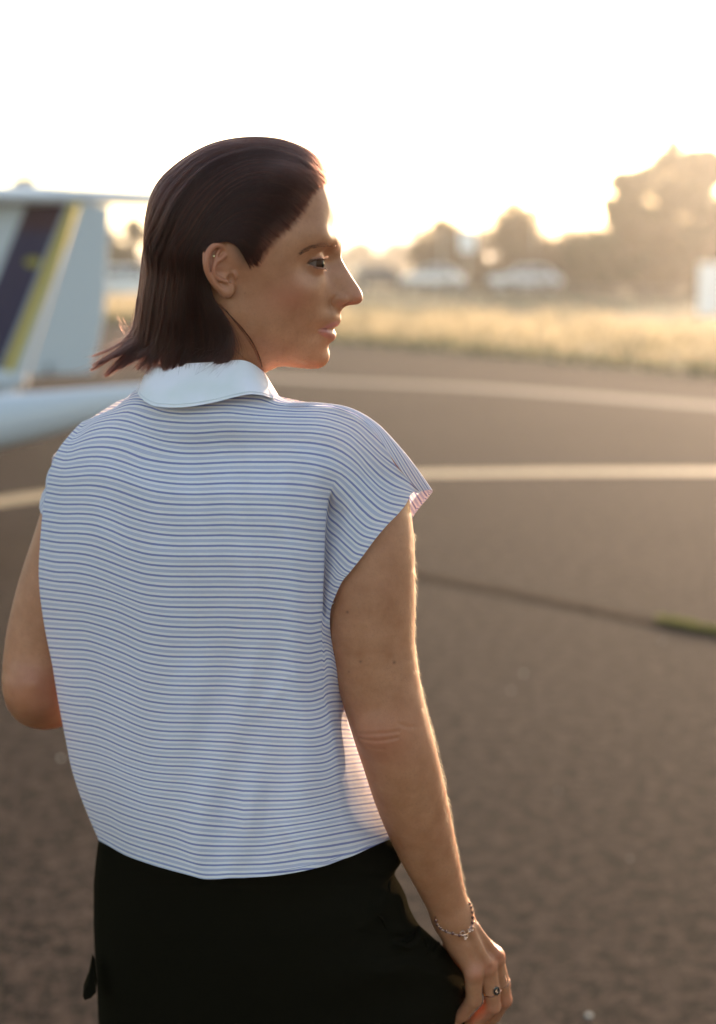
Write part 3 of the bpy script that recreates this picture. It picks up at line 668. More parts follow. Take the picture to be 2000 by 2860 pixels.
# ---- trunk and arms (metres); x from the photograph, y = distance
def D(x, y, Y): return at(x * 1.24533, y * 1.24564, Y)               # whole-picture coordinates
SH_R, SH_L = D(795, 1060, 1.475), D(228, 1060, 1.590)
arm_r = [(SH_R, .050), (D(823, 1200, 1.462), .0465), (D(828, 1350, 1.455), .0460), (D(834, 1450, 1.452), .0435), (D(850, 1530, 1.450), .0410), (D(872, 1615, 1.449), .0395),
         (D(894, 1690, 1.452), .0385), (D(922, 1790, 1.462), .0365), (D(954, 1890, 1.475), .0315), (D(990, 1990, 1.489), .0240), (D(1015, 2060, 1.497), .0195)]
arm_l = [(SH_L, .050), (D(178, 1200, 1.612), .047), (D(122, 1350, 1.612), .0435), (D(95, 1450, 1.608), .041), (D(80, 1535, 1.602), .0365), (D(150, 1560, 1.70), .034), (D(230, 1545, 1.79), .027), (D(250, 1540, 1.81), .024)]
def zk(u, v, Y): return at(1100 + u * .24907, 2400 + v * .24907, Y)      # hand close-up
WR = zk(668, 640, 1.499)
fing = {  # joints with radii: MCP, PIP, DIP, tip
 'pinky':  [(zk(790,960,1.494),.0125),(zk(895,1260,1.489),.0100),(zk(898,1575,1.494),.0083),(zk(770,1740,1.503),.0070),(zk(690,1815,1.508),.0063)],
 'ring':   [(zk(830,930,1.503),.0125),(zk(1035,1190,1.500),.0108),(zk(1098,1480,1.503),.0091),(zk(1105,1640,1.508),.0089),(zk(960,1790,1.520),.0076),(zk(850,1880,1.527),.0068)],
 'middle': [(zk(860,880,1.514),.0125),(zk(1120,1110,1.514),.0110),(zk(1205,1390,1.519),.0092),(zk(1232,1575,1.525),.0088),(zk(1120,1750,1.538),.0078),(zk(1010,1870,1.546),.0068)],
 'index':  [(zk(850,870,1.526),.0125),(zk(1120,1080,1.531),.0108),(zk(1180,1400,1.540),.0090),(zk(1190,1540,1.546),.0086),(zk(1080,1700,1.556),.0076),(zk(980,1800,1.562),.0066)],
 'thumb':  [(zk(660,760,1.525),.0135),(zk(690,980,1.545),.0135),(zk(800,1250,1.556),.0100),(zk(900,1450,1.566),.0085)],
}
palm = [(WR, .0185), (zk(760,880,1.502), .0175), (zk(880,1080,1.507), .0165)]
MM = .001
def chain(P, ch, k=.004):
    d = None
    for (a, ra), (b, rb) in zip(ch[:-1], ch[1:]):
        c = capsule(P, a, b, ra, rb); d = c if d is None else smin(d, c, k)
    return d
def limb(P, ch, n=40):
    q = path([(*p, r) for p, r in ch], n)
    best = np.full(len(P), 1e3)
    for i in range(n - 1):
        a, b = q[i, :3], q[i + 1, :3]; best = np.minimum(best, capsule(P, a, b, q[i, 3], q[i + 1, 3]))
    return best
ELB = D(850, 1655, 1.412)
def f_arm_r(P):
    d = limb(P, arm_r)
    # flattening and muscle
    d = smin(d, ellip(P, D(850, 1640, 1.425), (.018, .014, .020)), .016)              # olecranon
    d = smin(d, capsule(P, zk(560, 560, 1.490), zk(600, 640, 1.488), .008, .007), .010)
    # elbow creases
    for k, (u0, v0, u1, v1, dep) in enumerate([(1060,1058,1370,1020,.8),(1085,1090,1360,1065,1.1),(1140,1140,1260,1150,.6),(1370,960,1500,1010,.6)]):
        a = at(600 + u0 * .3736, 1660 + v0 * .3736, 1.412) * (1, 0, 1); b = at(600 + u1 * .3736, 1660 + v1 * .3736, 1.412) * (1, 0, 1); m = (a + b) / 2 + np.array([0, 0, -.0012 if k != 0 else .0014])
        Q = P * (1, 0, 1); q = np.minimum(capsule(Q, a, m, 0, 0), capsule(Q, m, b, 0, 0))
        d = d + dep * (.00055 * np.exp(-(q / .0015)**2) - .00012 * np.exp(-((q - .0035) / .0018)**2)) * (P[:, 1] < 1.43)
    # hand
    h = None
    for nm, ch in fing.items():
        c = chain(P, ch, .003); h = c if h is None else smin(h, c, .0035 if nm != 'thumb' else .006)
    h = smin(h, chain(P, palm, .01), .010)
    h = smin(h, capsule(P, WR, zk(760, 860, 1.52), .0165, .015), .012)
    d = smin(d, h, .012)
    for nm, u, v in (('middle',1165,1085),('ring',1050,1195),('pinky',893,1262)):      # knuckles
        Yk = {'middle':1.503,'ring':1.490,'pinky':1.481}[nm]
        d = smin(d, ellip(P, zk(u, v, Yk + .006), (.0065, .0065, .008)), .008)
    for u0, v0, u1, v1, Y0, Y1 in ((870,800,1060,1150,1.484,1.488),(930,760,1160,1050,1.493,1.501)):   # extensor tendons
        d = smin(d, capsule(P, zk(u0, v0, Y0), zk(u1, v1, Y1 ), .0025, .0030), .009)
    return d
def f_arm_l(P): 
    d = limb(P, arm_l)
    e = np.array(arm_l[-1][0]); f = e - np.array(arm_l[-2][0]); f /= np.linalg.norm(f); up = np.array([0, 0, 1.]); s_ = np.cross(f, up)
    h = smin(capsule(P, e, e + f * .055 + up * .014, .019, .016), capsule(P, e, e + f * .055 - up * .016, .019, .015), .012)
    for k, L in enumerate((.034, .040, .037, .028)):
        o = up * (.026 - .0175 * k); c = [(e + f * .06 + o, .0095), (e + f * (.06 + L) + o - s_ * .012, .0085), (e + f * (.062 + L) + o - s_ * .036, .0078), (e + f * (.048 + L) + o - s_ * .050, .0068)]
        h = smin(h, chain(P, c, .003), .004)
    h = smin(h, chain(P, [(e + up * .014, .013), (e + f * .03 + up * .034 - s_ * .016, .0105), (e + f * .062 + up * .040 - s_ * .030, .0085)], .004), .006)
    d = smin(d, h, .012)
    d = smin(d, ellip(P, D(72, 1548, 1.580), (.020, .018, .022)), .02)
    return smin(d, ellip(P, D(78, 1530, 1.567), (.007, .008, .007)), .012)
NB = L2W((-22, 0, -110))
def f_trunk(P):
    d = capsule(P, NB, NB + (0, .01, -.06), .050, .050)
    d = smin(d, capsule(P, SH_R + (-.06, .02, -.01), SH_L + (.06, 0, -.01), .038, .038), .03)
    for s_ in (SH_R, SH_L): d = smin(d, capsule(P, NB + (0, .012, -.015), s_ * .7 + NB * .3 + (0, .018, -.018), .046, .030), .02)
    c = (SH_R + SH_L) / 2 + (-.005, .02, 0)
    d = smin(d, ellip(P, c + (0, .0, -.14), (.118, .072, .17), euler(0, 0, -14)), .03)
    d = smin(d, ellip(P, c + (.0, .01, -.32), (.112, .072, .16), euler(0, 0, -14)), .04)
    return smin(d, ellip(P, c + (.0, .015, -.52), (.120, .078, .16), euler(0, 0, -14)), .04)

HV, HF = mesh_sdf(f_head, (-100, -92, -138), (140, 92, 148), 1.0)
BODY_V = [L2W(HV)]; BODY_F = [HF[:, ::-1]]                 # frame is mirrored, so faces turn over
off = len(HV)
lo = np.min([p - r for p, r in arm_r] + [p - r for c in fing.values() for p, r in c], 0) - .01
hi = np.max([p + r for p, r in arm_r] + [p + r for c in fing.values() for p, r in c], 0) + .01
for f_, lo_, hi_, hh in ((f_arm_r, lo, hi, .00115),
                         (f_arm_l, np.min([p - r for p, r in arm_l], 0) - .05, np.max([p + r for p, r in arm_l], 0) + (.13, .13, .05), .0025),
                         (f_trunk, SH_L + (-.12, -.2, -.75), SH_R + (.12, .2, .20), .009)):
    v_, q_ = mesh_sdf(f_, lo_, hi_, hh)
    BODY_V.append(v_); BODY_F.append(q_ + off); off += len(v_)
# ---- the figure, its skin
person = empty('person', (-.17, 1.5, 0))
tag(person, 'woman seen from behind in striped blouse and black trousers, face turned to the side', 'person')
bv = np.concatenate(BODY_V); bf = np.concatenate(BODY_F)
nH = len(HV); nAR = nH + len(BODY_V[1]); nAL = nAR + len(BODY_V[2])
def gauss(p, c, r): q = (p - np.asarray(c, float)) / np.asarray(r, float); return np.exp(-(q * q).sum(1))
hv = HV.copy(); hv[:, 1] = np.abs(hv[:, 1])
lip = np.zeros(len(bv)); red = np.zeros(len(bv)); mole = np.zeros(len(bv)); scalp = np.zeros(len(bv)); liner = np.zeros(len(bv))
dl = limb(hv, [((84.5, 25.3, -46.6), .9), ((91.5, 19.5, -49.2), 3.6), ((97, 9, -51.4), 5.4), ((98.3, 0, -52.2), 6.0)], 9)
du = limb(hv, [((84.5, 25.3, -45.6), .9), ((93.5, 19, -43.6), 3.0), ((101.5, 8.5, -40.4), 3.9), ((103.5, 0, -41.4), 3.8)], 9)
lip[:nH] = np.clip(.5 - np.minimum(dl, du) / 1.6, 0, 1) * (hv[:, 0] > 84)
red[:nH] = np.clip(.9 * gauss(hv, (60, 60, -14), (26, 16, 16)) + .8 * gauss(hv, (126, 4, -16), (12, 12, 10)) + .8 * gauss(hv, (-10, 84, 20), (22, 14, 30)) + .5 * gauss(hv, (110, 10, -23), (8, 9, 4))
                   + .5 * gauss(hv, (84, 36, 16), (10, 12, 9)), 0, 1)
r_ = hv - EYE_C; rn_ = np.linalg.norm(r_, axis=1)
az_ = np.degrees(np.arctan2(r_[:, 1] * .94 - r_[:, 0] * .34, r_[:, 0] * .94 + r_[:, 1] * .34)); el_ = np.degrees(np.arcsin(np.clip(r_[:, 2] / (rn_ + 1e-6), -1, 1)))
s_ = np.clip(np.where(az_ > 0, az_ / 86., az_ / 56.), -1, 1)
up_ = 18 * (1 - np.abs(s_)**2.3) - 1.0 + 3 * s_; dn_ = -14 * (1 - np.abs(s_)**2.4) - 1.0 + 3 * s_
near_eye = (rn_ < EYE_R + 4.5) & (hv[:, 0] > 70) & (np.abs(az_) < 97)
liner[:nH] = near_eye * np.clip(np.maximum(np.exp(-((el_ - up_ - 3) / 7)**2) * .95, np.exp(-((el_ - dn_ + 1) / 5)**2) * .55), 0, 1)
# pigment of the hair roots along the hairline
hairline = zh([1292,1240,1200,1160,1110,1030,965,935,890,850,820,790,650,560,480,330,330,700,1292], [278,300,345,420,500,560,625,680,705,700,660,600,575,700,1000,1100,40,20,40], 55)
def in_poly(x, z, poly):
    ins = np.zeros(len(x), bool); j = len(poly) - 1
    dmin = np.full(len(x), 1e3)
    for i in range(len(poly)):
        xi, zi, xj, zj = poly[i, 0], poly[i, 2], poly[j, 0], poly[j, 2]
        c = ((zi > z) != (zj > z)) & (x < (xj - xi) * (z - zi) / (zj - zi + 1e-12) + xi); ins ^= c
        t = np.clip(((x - xi) * (xj - xi) + (z - zi) * (zj - zi)) / ((xj - xi)**2 + (zj - zi)**2 + 1e-9), 0, 1)
        dmin = np.minimum(dmin, np.hypot(x - xi - t * (xj - xi), z - zi - t * (zj - zi))); j = i
    return np.where(ins, dmin, -dmin)
hl = in_poly(hv[:, 0], hv[:, 2], hairline)
scalp[:nH] = np.clip((hl + 4.5) / 15, 0, 1) * (1 - np.clip(gauss(hv, (-10, 84, 18), (16, 10, 30)) * 3, 0, 1))
for k, (u, v, rr) in enumerate([(992,137,1.3),(1090,500,1.2),(1342,513,1.5),(1003,590,.8),(870,620,.8),(700,820,.7)]):
    p = at(600 + u * .3736, 1660 + v * .3736, 1.412); A = BODY_V[1]
    d2 = (A[:, 0] - p[0])**2 + (A[:, 2] - p[2])**2; mole[nH:nAR] = np.maximum(mole[nH:nAR], np.exp(-d2 / (rr * .001)**2) * (A[:, 1] < 1.47))
for u, v, rr in [(655,1630,.9),(545,1075,.7),(790,1640,.7),(1150,1410,.6)]:
    p = zf(u, v, 55); mole[:nH] = np.maximum(mole[:nH], .8 * np.exp(-((hv[:, 0] - p[0])**2 + (hv[:, 2] - p[2])**2) / rr**2))
for A, a0, a1 in ((BODY_V[1], nH, nAR), (BODY_V[2], nAR, nAL)):
    for c, rr in ((D(850, 1655, 1.415), (.035, .04, .03)), (D(78, 1540, 1.575), (.03, .03, .03)), (zk(1180, 1080, 1.503), (.012, .02, .012)), (zk(1050, 1200, 1.49), (.012, .02, .012)), (zk(900, 1270, 1.48), (.012, .02, .012)),
                  (zk(1000, 1700, 1.51), (.035, .04, .018)), (zk(1250, 1580, 1.52), (.012, .02, .012))):
        red[a0:a1] = np.maximum(red[a0:a1], .8 * gauss(A, c, rr))

SKIN = mat('skin', (.42, .22, .135), .48, .42)
k = N(SKIN); b = k.b
b.subsurface_method = 'RANDOM_WALK'
b.inputs['Subsurface Weight'].default_value = .32; b.inputs['Subsurface Radius'].default_value = (1.0, .38, .18); b.inputs['Subsurface Scale'].default_value = .006
co = k.obj()
n1 = k.noise(45, 5, .6, co); n2 = k.noise(420, 3, .6, co); n3 = k.noise(14, 3, .5, co)
c0 = k.mix(k.ramp(n1, .3, .72), (.340, .130, .058), (.450, .196, .100))
c0 = k.mix(k.math('MULTIPLY', k.ramp(n2, .52, .72), .34), c0, (.24, .105, .06))
c0 = k.mix(k.math('MULTIPLY', k.ramp(n3, .45, .7), .25), c0, (.43, .17, .09))
c0 = k.mix(k.math('MULTIPLY', k.attr('red').outputs['Fac'], .55), c0, (.46, .145, .085))
c0 = k.mix(k.math('MULTIPLY', k.attr('lip').outputs['Fac'], .80), c0, (.42, .125, .115))
c0 = k.mix(k.math('MULTIPLY', k.attr('liner').outputs['Fac'], .72), c0, (.060, .026, .019))
c0 = k.mix(k.math('MULTIPLY', k.attr('scalp').outputs['Fac'], .92), c0, (.040, .020, .014))
c0 = k.mix(k.math('MULTIPLY', k.attr('mole').outputs['Fac'], .75), c0, (.10, .035, .02))
k.l(c0, b.inputs['Base Color'])
lr = k.math('SUBTRACT', .52, k.math('MULTIPLY', k.attr('lip').outputs['Fac'], .22)); k.l(lr, b.inputs['Roughness'])
h = k.math('ADD', k.math('MULTIPLY', k.noise(900, 3, .6, co), .6), k.math('MULTIPLY', n1, .2)); k.bump(h, .34, .0008)
body = mesh('body', bv, bf, SKIN, person)
for nm, a in (('lip', lip), ('red', red), ('mole', mole), ('scalp', scalp), ('liner', liner)): attr(body.data, nm, a)

# ---- eyes
EYEM = mat('eye', (.55, .50, .47), .3, .06)
k = N(EYEM); at_ = k.attr('gaze').outputs['Fac']
c = k.mix(k.ramp(at_, .70, .735), (.13, .085, .07), (.055, .022, .011)); c = k.mix(k.ramp(at_, .945, .96), c, (.004, .003, .003)); k.l(c, k.b.inputs['Base Color'])
for s in (1, -1):
    m = MB(); m.ball((0, 0, 0), EYE_R, 40, 28); v = np.array(m.v); g = np.array((math.cos(R(20)), math.sin(R(20)) if s > 0 else .36, -.03)); g /= np.linalg.norm(g)
    c_ = v @ g / EYE_R; v = v + g[None] * (np.clip((c_ - .82) / .18, 0, 1) * 1.4 * (c_ > .82))[:, None]
    o = mesh('eye', L2W(v + EYE_C * (1, s, 1)), m.f, EYEM, person); attr(o.data, 'gaze', c_)

# ---- brows and lashes
HAIRB = bpy.data.materials.new('hair'); HAIRB.use_nodes = True
def hairmat(name, mel, redness, rough, rrough=.35):
    m = bpy.data.materials.new(name); m.use_nodes = True; t = m.node_tree; t.nodes.clear()
    h = t.nodes.new('ShaderNodeBsdfHairPrincipled'); o = t.nodes.new('ShaderNodeOutputMaterial'); t.links.new(h.outputs[0], o.inputs[0])
    if isinstance(mel, tuple): h.parametrization = 'COLOR'; h.inputs['Color'].default_value = (*mel, 1)
    else: h.parametrization = 'MELANIN'; h.inputs['Melanin'].default_value = mel; h.inputs['Melanin Redness'].default_value = redness
    h.inputs['Roughness'].default_value = rough; h.inputs['Radial Roughness'].default_value = rrough
    for i_ in h.inputs:
        if i_.name == 'IOR': i_.default_value = 1.32 if isinstance(mel, tuple) else 1.5
        if i_.name == 'Random Color': i_.default_value = .35
        if i_.name == 'Random Roughness': i_.default_value = .2
    return m
HAIR, BROW, FUZZ = hairmat('dark_hair', (.026, .0076, .0052), 0, .30), hairmat('brow_hair', (.016, .008, .006), 0, .45), hairmat('fuzz', .12, .4, .45)
from mathutils.kdtree import KDTree
sel = np.where((HV[:, 1] > 6) & (HV[:, 0] > 40))[0]
kd = KDTree(len(sel))
for i, j in enumerate(sel): kd.insert((HV[j, 0], 0, HV[j, 2]), i)
kd.balance()
def face_y(x, z):
    c = [HV[sel[i], 1] for _, i, d in kd.find_n((x, 0, z), 6)]; return max(c)
BR, BN = [], []
bp = path(np.array([(1002,752,47),(1050,722,44),(1100,700,40),(1150,688,36),(1200,684,31),(1250,688,25),(1290,694,18)], float), 60)
for i in range(250):
    t = random.random()**.9; q = bp[int(t * 59)]
    w = (10 + 20 * math.sin(math.pi * min(1, t * .75 + .2))) * (random.random() - .5)
    l = zf(q[0], q[1] + w * 1.1, q[2]); y = face_y(l[0], l[2]); l = np.array([l[0], y + .1, l[2]])
    d = np.array([-1, .25, .55 - .75 * (1 - t) + random.uniform(-.25, .25) - w * .012]); d /= np.linalg.norm(d)
    L = random.uniform(4, 7.5); out = np.array([.55, .6, .1])
    pts = [l + d * L * a + out * (.9 * math.sin(a * 1.6)) for a in np.linspace(0, 1, 5)]
    BR.append(pts)
BR = np.array(BR); BR = np.concatenate([BR, BR * (1, -1, 1)])
strands('eyebrow', L2W(BR), .00011, .00003, BROW, person)
LS = []
def lid_pt(az, el, r):
    a, e = R(az + 20), R(el); return EYE_C + r * np.array([math.cos(a) * math.cos(e), math.sin(a) * math.cos(e), math.sin(e)])
for i in range(62):
    az = random.uniform(-16, 84); s = az / 86 if az > 0 else az / 56; upp = 18 * (1 - abs(s)**2.3) - 1 + 3 * s
    a = lid_pt(az, upp + 2, EYE_R + 2.0); o = a - EYE_C; o /= np.linalg.norm(o); L = random.uniform(3.2, 5.2)
    LS.append([a + o * L * q * .85 + np.array([0, 0, 1]) * L * (q**1.9 * .5 - q * .15) for q in np.linspace(0, 1, 6)])
for i in range(40):
    az = random.uniform(-30, 80); s = az / 86 if az > 0 else az / 56; dd = -14 * (1 - abs(s)**2.4) - 1 + 3 * s
    a = lid_pt(az, dd - 2, EYE_R + 1.8); o = a - EYE_C; o /= np.linalg.norm(o); L = random.uniform(2.5, 4)
    LS.append([a + o * L * q - np.array([0, 0, 1]) * L * q**1.5 * .5 for q in np.linspace(0, 1, 6)])
LS = np.array(LS); LS = np.concatenate([LS, LS * (1, -1, 1)])
strands('eyelash', L2W(LS), .00010, .00003, BROW, person)

# ---- hair: guide locks read off the head close-up; y None = lies on the skull
GU = [
 [(1290,284,0),(1262,222,0),(1205,160,0),(1105,104,0),(960,73,0),(810,80,0),(665,120,0),(545,203,0),(458,305,0),(402,440,0),(366,580,0),(346,730,0),(330,870,0),(312,980,0),(285,1050,2),(225,1120,3),(100,1192,4)],
 [(1276,292,12),(1235,225,None),(1160,165,None),(1050,125,None),(930,110,None),(800,130,None),(680,180,None),(575,270,None),(495,375,None),(438,500,None),(402,630,36),(380,760,34),(362,890,30),(345,1000,26),(318,1075,20),(255,1135,18),(150,1215,16)],
 [(1246,302,None),(1180,235,None),(1090,185,None),(980,165,None),(870,175,None),(765,215,None),(670,280,None),(590,365,None),(525,465,None),(478,580,None),(448,690,52),(426,800,50),(408,910,46),(394,1010,41),(378,1095,36),(350,1150,30),(300,1185,28)],
 [(1208,335,None),(1130,270,None),(1040,230,None),(945,218,None),(850,238,None),(765,285,None),(690,350,None),(625,430,None),(570,520,None),(530,615,64),(505,710,63),(488,810,60),(474,910,57),(464,1010,53),(458,1090,49),(450,1150,46),(430,1212,43)],
 [(1165,412,None),(1080,345,None),(1000,305,None),(915,295,None),(835,315,None),(765,365,None),(705,425,None),(655,500,None),(615,580,None),(588,660,72),(570,750,70),(558,840,67),(550,930,64),(546,1020,61),(544,1090,57),(538,1155,54),(520,1226,51)],
 [(1108,488,None),(1030,425,None),(955,392,None),(885,390,None),(815,415,None),(760,455,None),(715,505,None),(675,560,None),(648,620,74),(630,690,74),(620,770,72),(614,850,70),(612,930,63),(612,1010,60),(610,1090,57),(600,1150,54),(575,1205,50)],
 [(1035,556,None),(965,505,None),(900,480,None),(845,480,None),(795,500,None),(755,530,None),(715,560,None),(680,595,74),(660,640,75),(652,700,73),(652,770,72),(660,850,70),(690,930,68),(720,1000,65),(740,1075,62),(728,1150,60),(672,1210,57)],
 [(965,632,None),(920,585,None),(875,555,None),(835,545,None),(795,550,None),(762,560,None),(728,572,None),(695,595,75),(672,640,76),(664,700,74),(666,780,73),(684,860,71),(725,930,69),(768,1000,66),(785,1075,64),(762,1155,62),(695,1216,60)],
 [(935,684,None),(900,640,None),(868,605,None),(835,582,None),(800,572,None),(768,568,None),(736,574,None),(704,594,76),(682,640,77),(674,705,75),(678,790,74),(700,865,72),(742,930,70),(782,1000,68),(798,1070,66),(782,1150,64),(712,1218,62)],
 [(884,706,None),(866,668,None),(846,634,None),(826,606,None),(800,588,None),(770,578,None),(742,582,None),(712,598,76),(690,645,77),(682,710,75),(688,800,74),(708,875,72),(750,940,70),(788,1005,68),(803,1075,66),(788,1152,64),(720,1220,62)],
]
ys = np.linspace(0, 92, 93)
def skull_y(x, z, lift):
    f = f_rbf(np.stack([np.full(93, x), ys, np.full(93, z)], 1)) - lift
    k = np.where((f[:-1] < 0) & (f[1:] >= 0))[0]
    return float(ys[k[-1]] + f[k[-1]] / (f[k[-1]] - f[k[-1] + 1])) if len(k) else 0.
GP = np.zeros((len(GU), 17, 3))
for i, g in enumerate(GU):
    for j, (u, v, y) in enumerate(g):
        lift = 1.0 + 4.0 * min(1, j / 4)
        yy = 40. if y is None else y
        for _ in range(3):
            l = zh(u, v, yy)
            if y is None: yy = skull_y(l[0], l[2], lift)
        GP[i, j] = (l[0], yy, l[2])
TG = np.linspace(0, 1, 17); SG = np.arange(len(GU), dtype=float)
NS, NT = 361, 65
G1 = spline(SG, GP, np.linspace(0, SG[-1], NS))                               # across the locks
GG = spline(TG, G1.transpose(1, 0, 2), np.linspace(0, 1, NT)).transpose(1, 0, 2)   # along them
# keep the sheet outside the skull
LIFT = (1.0 + 4.0 * np.clip(np.linspace(0, 1, NT) * 4, 0, 1))[None] * np.ones((NS, 1))
for _ in range(5):
    fl = f_rbf(GG.reshape(-1, 3)).reshape(NS, NT); c = np.array([5., 0, 30.]); o = GG - c; o /= np.linalg.norm(o, axis=2)[..., None]
    o[0, :, 1] = 0
    GG = GG + o * (np.clip(LIFT - fl, 0, 20) * (GG[..., 2] > -75))[..., None] * .8
for _ in range(5):
    y = GG[..., 1].copy(); y[:, 1:-1] = (y[:, :-2] + 2 * y[:, 1:-1] + y[:, 2:]) / 4; GG[:, 12:, 1] = np.maximum(GG[:, 12:, 1] * .5, y[:, 12:])
# parted locks stand a little proud of one another
sg = np.linspace(0, SG[-1], NS)[:, None]; tg_ = np.linspace(0, 1, NT)[None]
rel = (np.sin(sg * 15 + 3 * np.sin(tg_ * 3 + sg)) * .32 + np.sin(sg * 34 + 5 * np.sin(tg_ * 2.2)) * .34 + np.sin(sg * 71 + 4 * np.sin(tg_ * 3.1 + sg)) * .26 + np.sin(sg * 6.3 + tg_ * 4) * .25) * np.clip((tg_ - .06) * 2.2, 0, 1)
c = np.array([5., 0, 30.]); o = GG - c; o[..., 2] *= .6; o /= np.linalg.norm(o, axis=2)[..., None]; o[0, :, 1] = 0
GG = GG + o * (rel * 1.05)[..., None]
def gap(s):          # where the ends part and the neck shows
    return np.where((s > 4.85) & (s < 6.05), .83, 1.0)
def groom(s, t):
    """bilinear lookup on the dense sheet; s (n,), t (n,k)"""
    a = np.clip(s / SG[-1], 0, 1) * (NS - 1); a = np.broadcast_to(a if a.ndim == 2 else a[:, None], t.shape); b = np.clip(t, 0, 1) * (NT - 1)
    i = np.minimum(a.astype(int), NS - 2); j = np.minimum(b.astype(int), NT - 2); fa = (a - i)[..., None]; fb = (b - j)[..., None]
    return (GG[i, j] * (1 - fa) + GG[i + 1, j] * fa) * (1 - fb) + (GG[i, j + 1] * (1 - fa) + GG[i + 1, j + 1] * fa) * fb
SID = []
def make_hair(n, side, seed, smax_=9.0):
    r = np.random.default_rng(seed); K = 26
    s = r.random(n) * smax_; SID.append(s)
    
    t0 = np.where(r.random(n) < .55, r.random(n) * .085, r.random(n) * .55)
    t1 = np.clip(.965 + r.normal(0, .03, n), .80, 1.0)
    q = np.linspace(0, 1, K)[None]; t = t0[:, None] + (t1 - t0)[:, None] * q
    t1 = np.clip(t1 - .055 * np.abs(np.sin(np.round(s * 5) * 78.233 + seed)) + .02, .78, 1.0)
    t1 = np.minimum(t1, gap(s) + r.normal(0, .018, n)); t1 = np.clip(t1, .7, 1)
    cl = np.round(s * 5 + r.normal(0, .22, n)) / 5 + .06 * np.sin(np.round(s * 5) * 12.9)
    pull = np.clip(t - .15, 0, 1) * .85
    ss = s[:, None] + (cl - s)[:, None] * np.clip(pull, 0, .85) + .10 * np.sin(t * 7 + r.random(n)[:, None] * 6) * r.normal(0, 1, n)[:, None] * t * .5
    ss = ss + (r.normal(0, .30, n) * (s > .4))[:, None] * np.exp(-np.clip(t - t0[:, None], 0, 1) * 9)
    ss = np.clip(ss, 0, smax_)
    P = groom(ss, t)
    hz_ = np.sin(np.round(s * 5) * 41.3 + 2.1) ; P[..., 2] += (hz_ * 9.0 * (s < 2.6))[:, None] * np.clip(t - .84, 0, 1) / .16
    P[..., 0] += (np.sin(np.round(s * 5) * 17.7) * 4.0)[:, None] * np.clip(t - .86, 0, 1) / .14
    wob = np.cumsum(r.normal(0, .10, (n, K, 3)), 1) * q[..., None]
    P = P + wob
    # depth of the hair mass and root at the scalp
    lay = r.random(n)[:, None] * 3.0
    root = np.clip(q * 9, 0, 1)
    c = np.array([5., 0, 30.]); o = P - c; o[..., 2] *= .6; o /= np.linalg.norm(o, axis=2)[..., None] + 1e-6
    P = P + o * ((lay - 2.2) * root - (1 - root) * 3.0)[..., None]
    # stray ends
    st = (r.random(n) < .05)[:, None] * np.clip((q - .75) * 4, 0, 1)**2
    P = P + st[..., None] * r.normal(0, 7, (n, 1, 3))
    P[..., 1] *= side
    return P
HS = [make_hair(34000, 1, 1), make_hair(9000, -1, 2)]
# fine short hairs in front of the hairline
nb = 1500; sb = rng.random(nb) * 9.0; tb = np.linspace(0, 1, 26)[None] * rng.uniform(.05, .14, nb)[:, None]
PB = groom(sb, tb); d0_ = PB[:, 8] - PB[:, 0]; d0_ /= np.linalg.norm(d0_, axis=1)[:, None] + 1e-6; PB = PB - d0_[:, None] * (rng.random(nb)**2.6 * 6.0 - 1.5)[:, None, None]
fb_ = f_rbf(PB.reshape(-1, 3)).reshape(nb, 26); o = PB - np.array([30., 0, 20.]); o /= np.linalg.norm(o, axis=2)[..., None]
PB = PB + o * (np.linspace(.1, 2.2, 26)[None] - fb_)[..., None] + np.cumsum(rng.normal(0, .06, (nb, 26, 3)), 1)
HS.append(PB); HS.append(PB[::3] * (1, -1, 1))
HP = np.concatenate(HS)
HAIR2, HAIR3 = hairmat('brown_hair', (.044, .013, .009), 0, .30), hairmat('reddish_hair', (.095, .031, .020), 0, .28)  # mid-brown and lighter reddish strands, natural variation in hair colour
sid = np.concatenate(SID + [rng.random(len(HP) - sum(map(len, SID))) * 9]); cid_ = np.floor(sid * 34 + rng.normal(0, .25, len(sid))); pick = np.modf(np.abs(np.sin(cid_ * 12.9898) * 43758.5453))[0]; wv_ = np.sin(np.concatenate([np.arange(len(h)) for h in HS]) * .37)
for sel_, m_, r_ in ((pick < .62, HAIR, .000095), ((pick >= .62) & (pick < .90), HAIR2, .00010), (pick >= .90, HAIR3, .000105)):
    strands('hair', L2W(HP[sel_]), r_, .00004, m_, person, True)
# wisps: flyaway tips at the nape and the loose strands down the jaw
W = []
def wisp(pts, n, sp=1.2, k=26, skin_=False):
    p = path(np.array([zh(u, v, y) for u, v, y in pts]), k)
    if skin_:
        for q in p: q[1] = max(q[1] if q[1] > 68 else 0, skull_y(q[0], q[2], .8))
    for i in range(n):
        d = rng.normal(0, sp, 3) * (1, .6, 1); W.append(p + d[None] * np.linspace(.2, 1, k)[:, None] + np.cumsum(rng.normal(0, .06, (k, 3)), 0))
wisp([(720,880,73),(780,940,66),(850,1010,60),(900,1080,56),(930,1150,52),(945,1215,48)], 16, .35, 26, True)
wisp([(740,890,71),(800,960,64),(870,1050,58),(915,1130,54),(935,1180,50)], 7, .5, 26, True)
wisp([(790,1070,60),(830,1140,56),(885,1185,53)], 3, .5, 26, True)
for e in ((250,955),(240,990),(262,1010),(205,1060),(135,1105),(120,1140),(95,1185),(175,1085),(225,950),(130,1262),(290,960),(270,1035)):
    bx = 300 + random.uniform(-15, 10); by = 1030 + random.uniform(-20, 60); cy = random.uniform(-22, 22)
    wisp([(330,850,4),(bx,by,6),((bx + e[0]) / 2 + random.uniform(-12, 12), (by + e[1]) / 2 + cy, 8),(e[0], e[1], 10)], 3, 1.2)
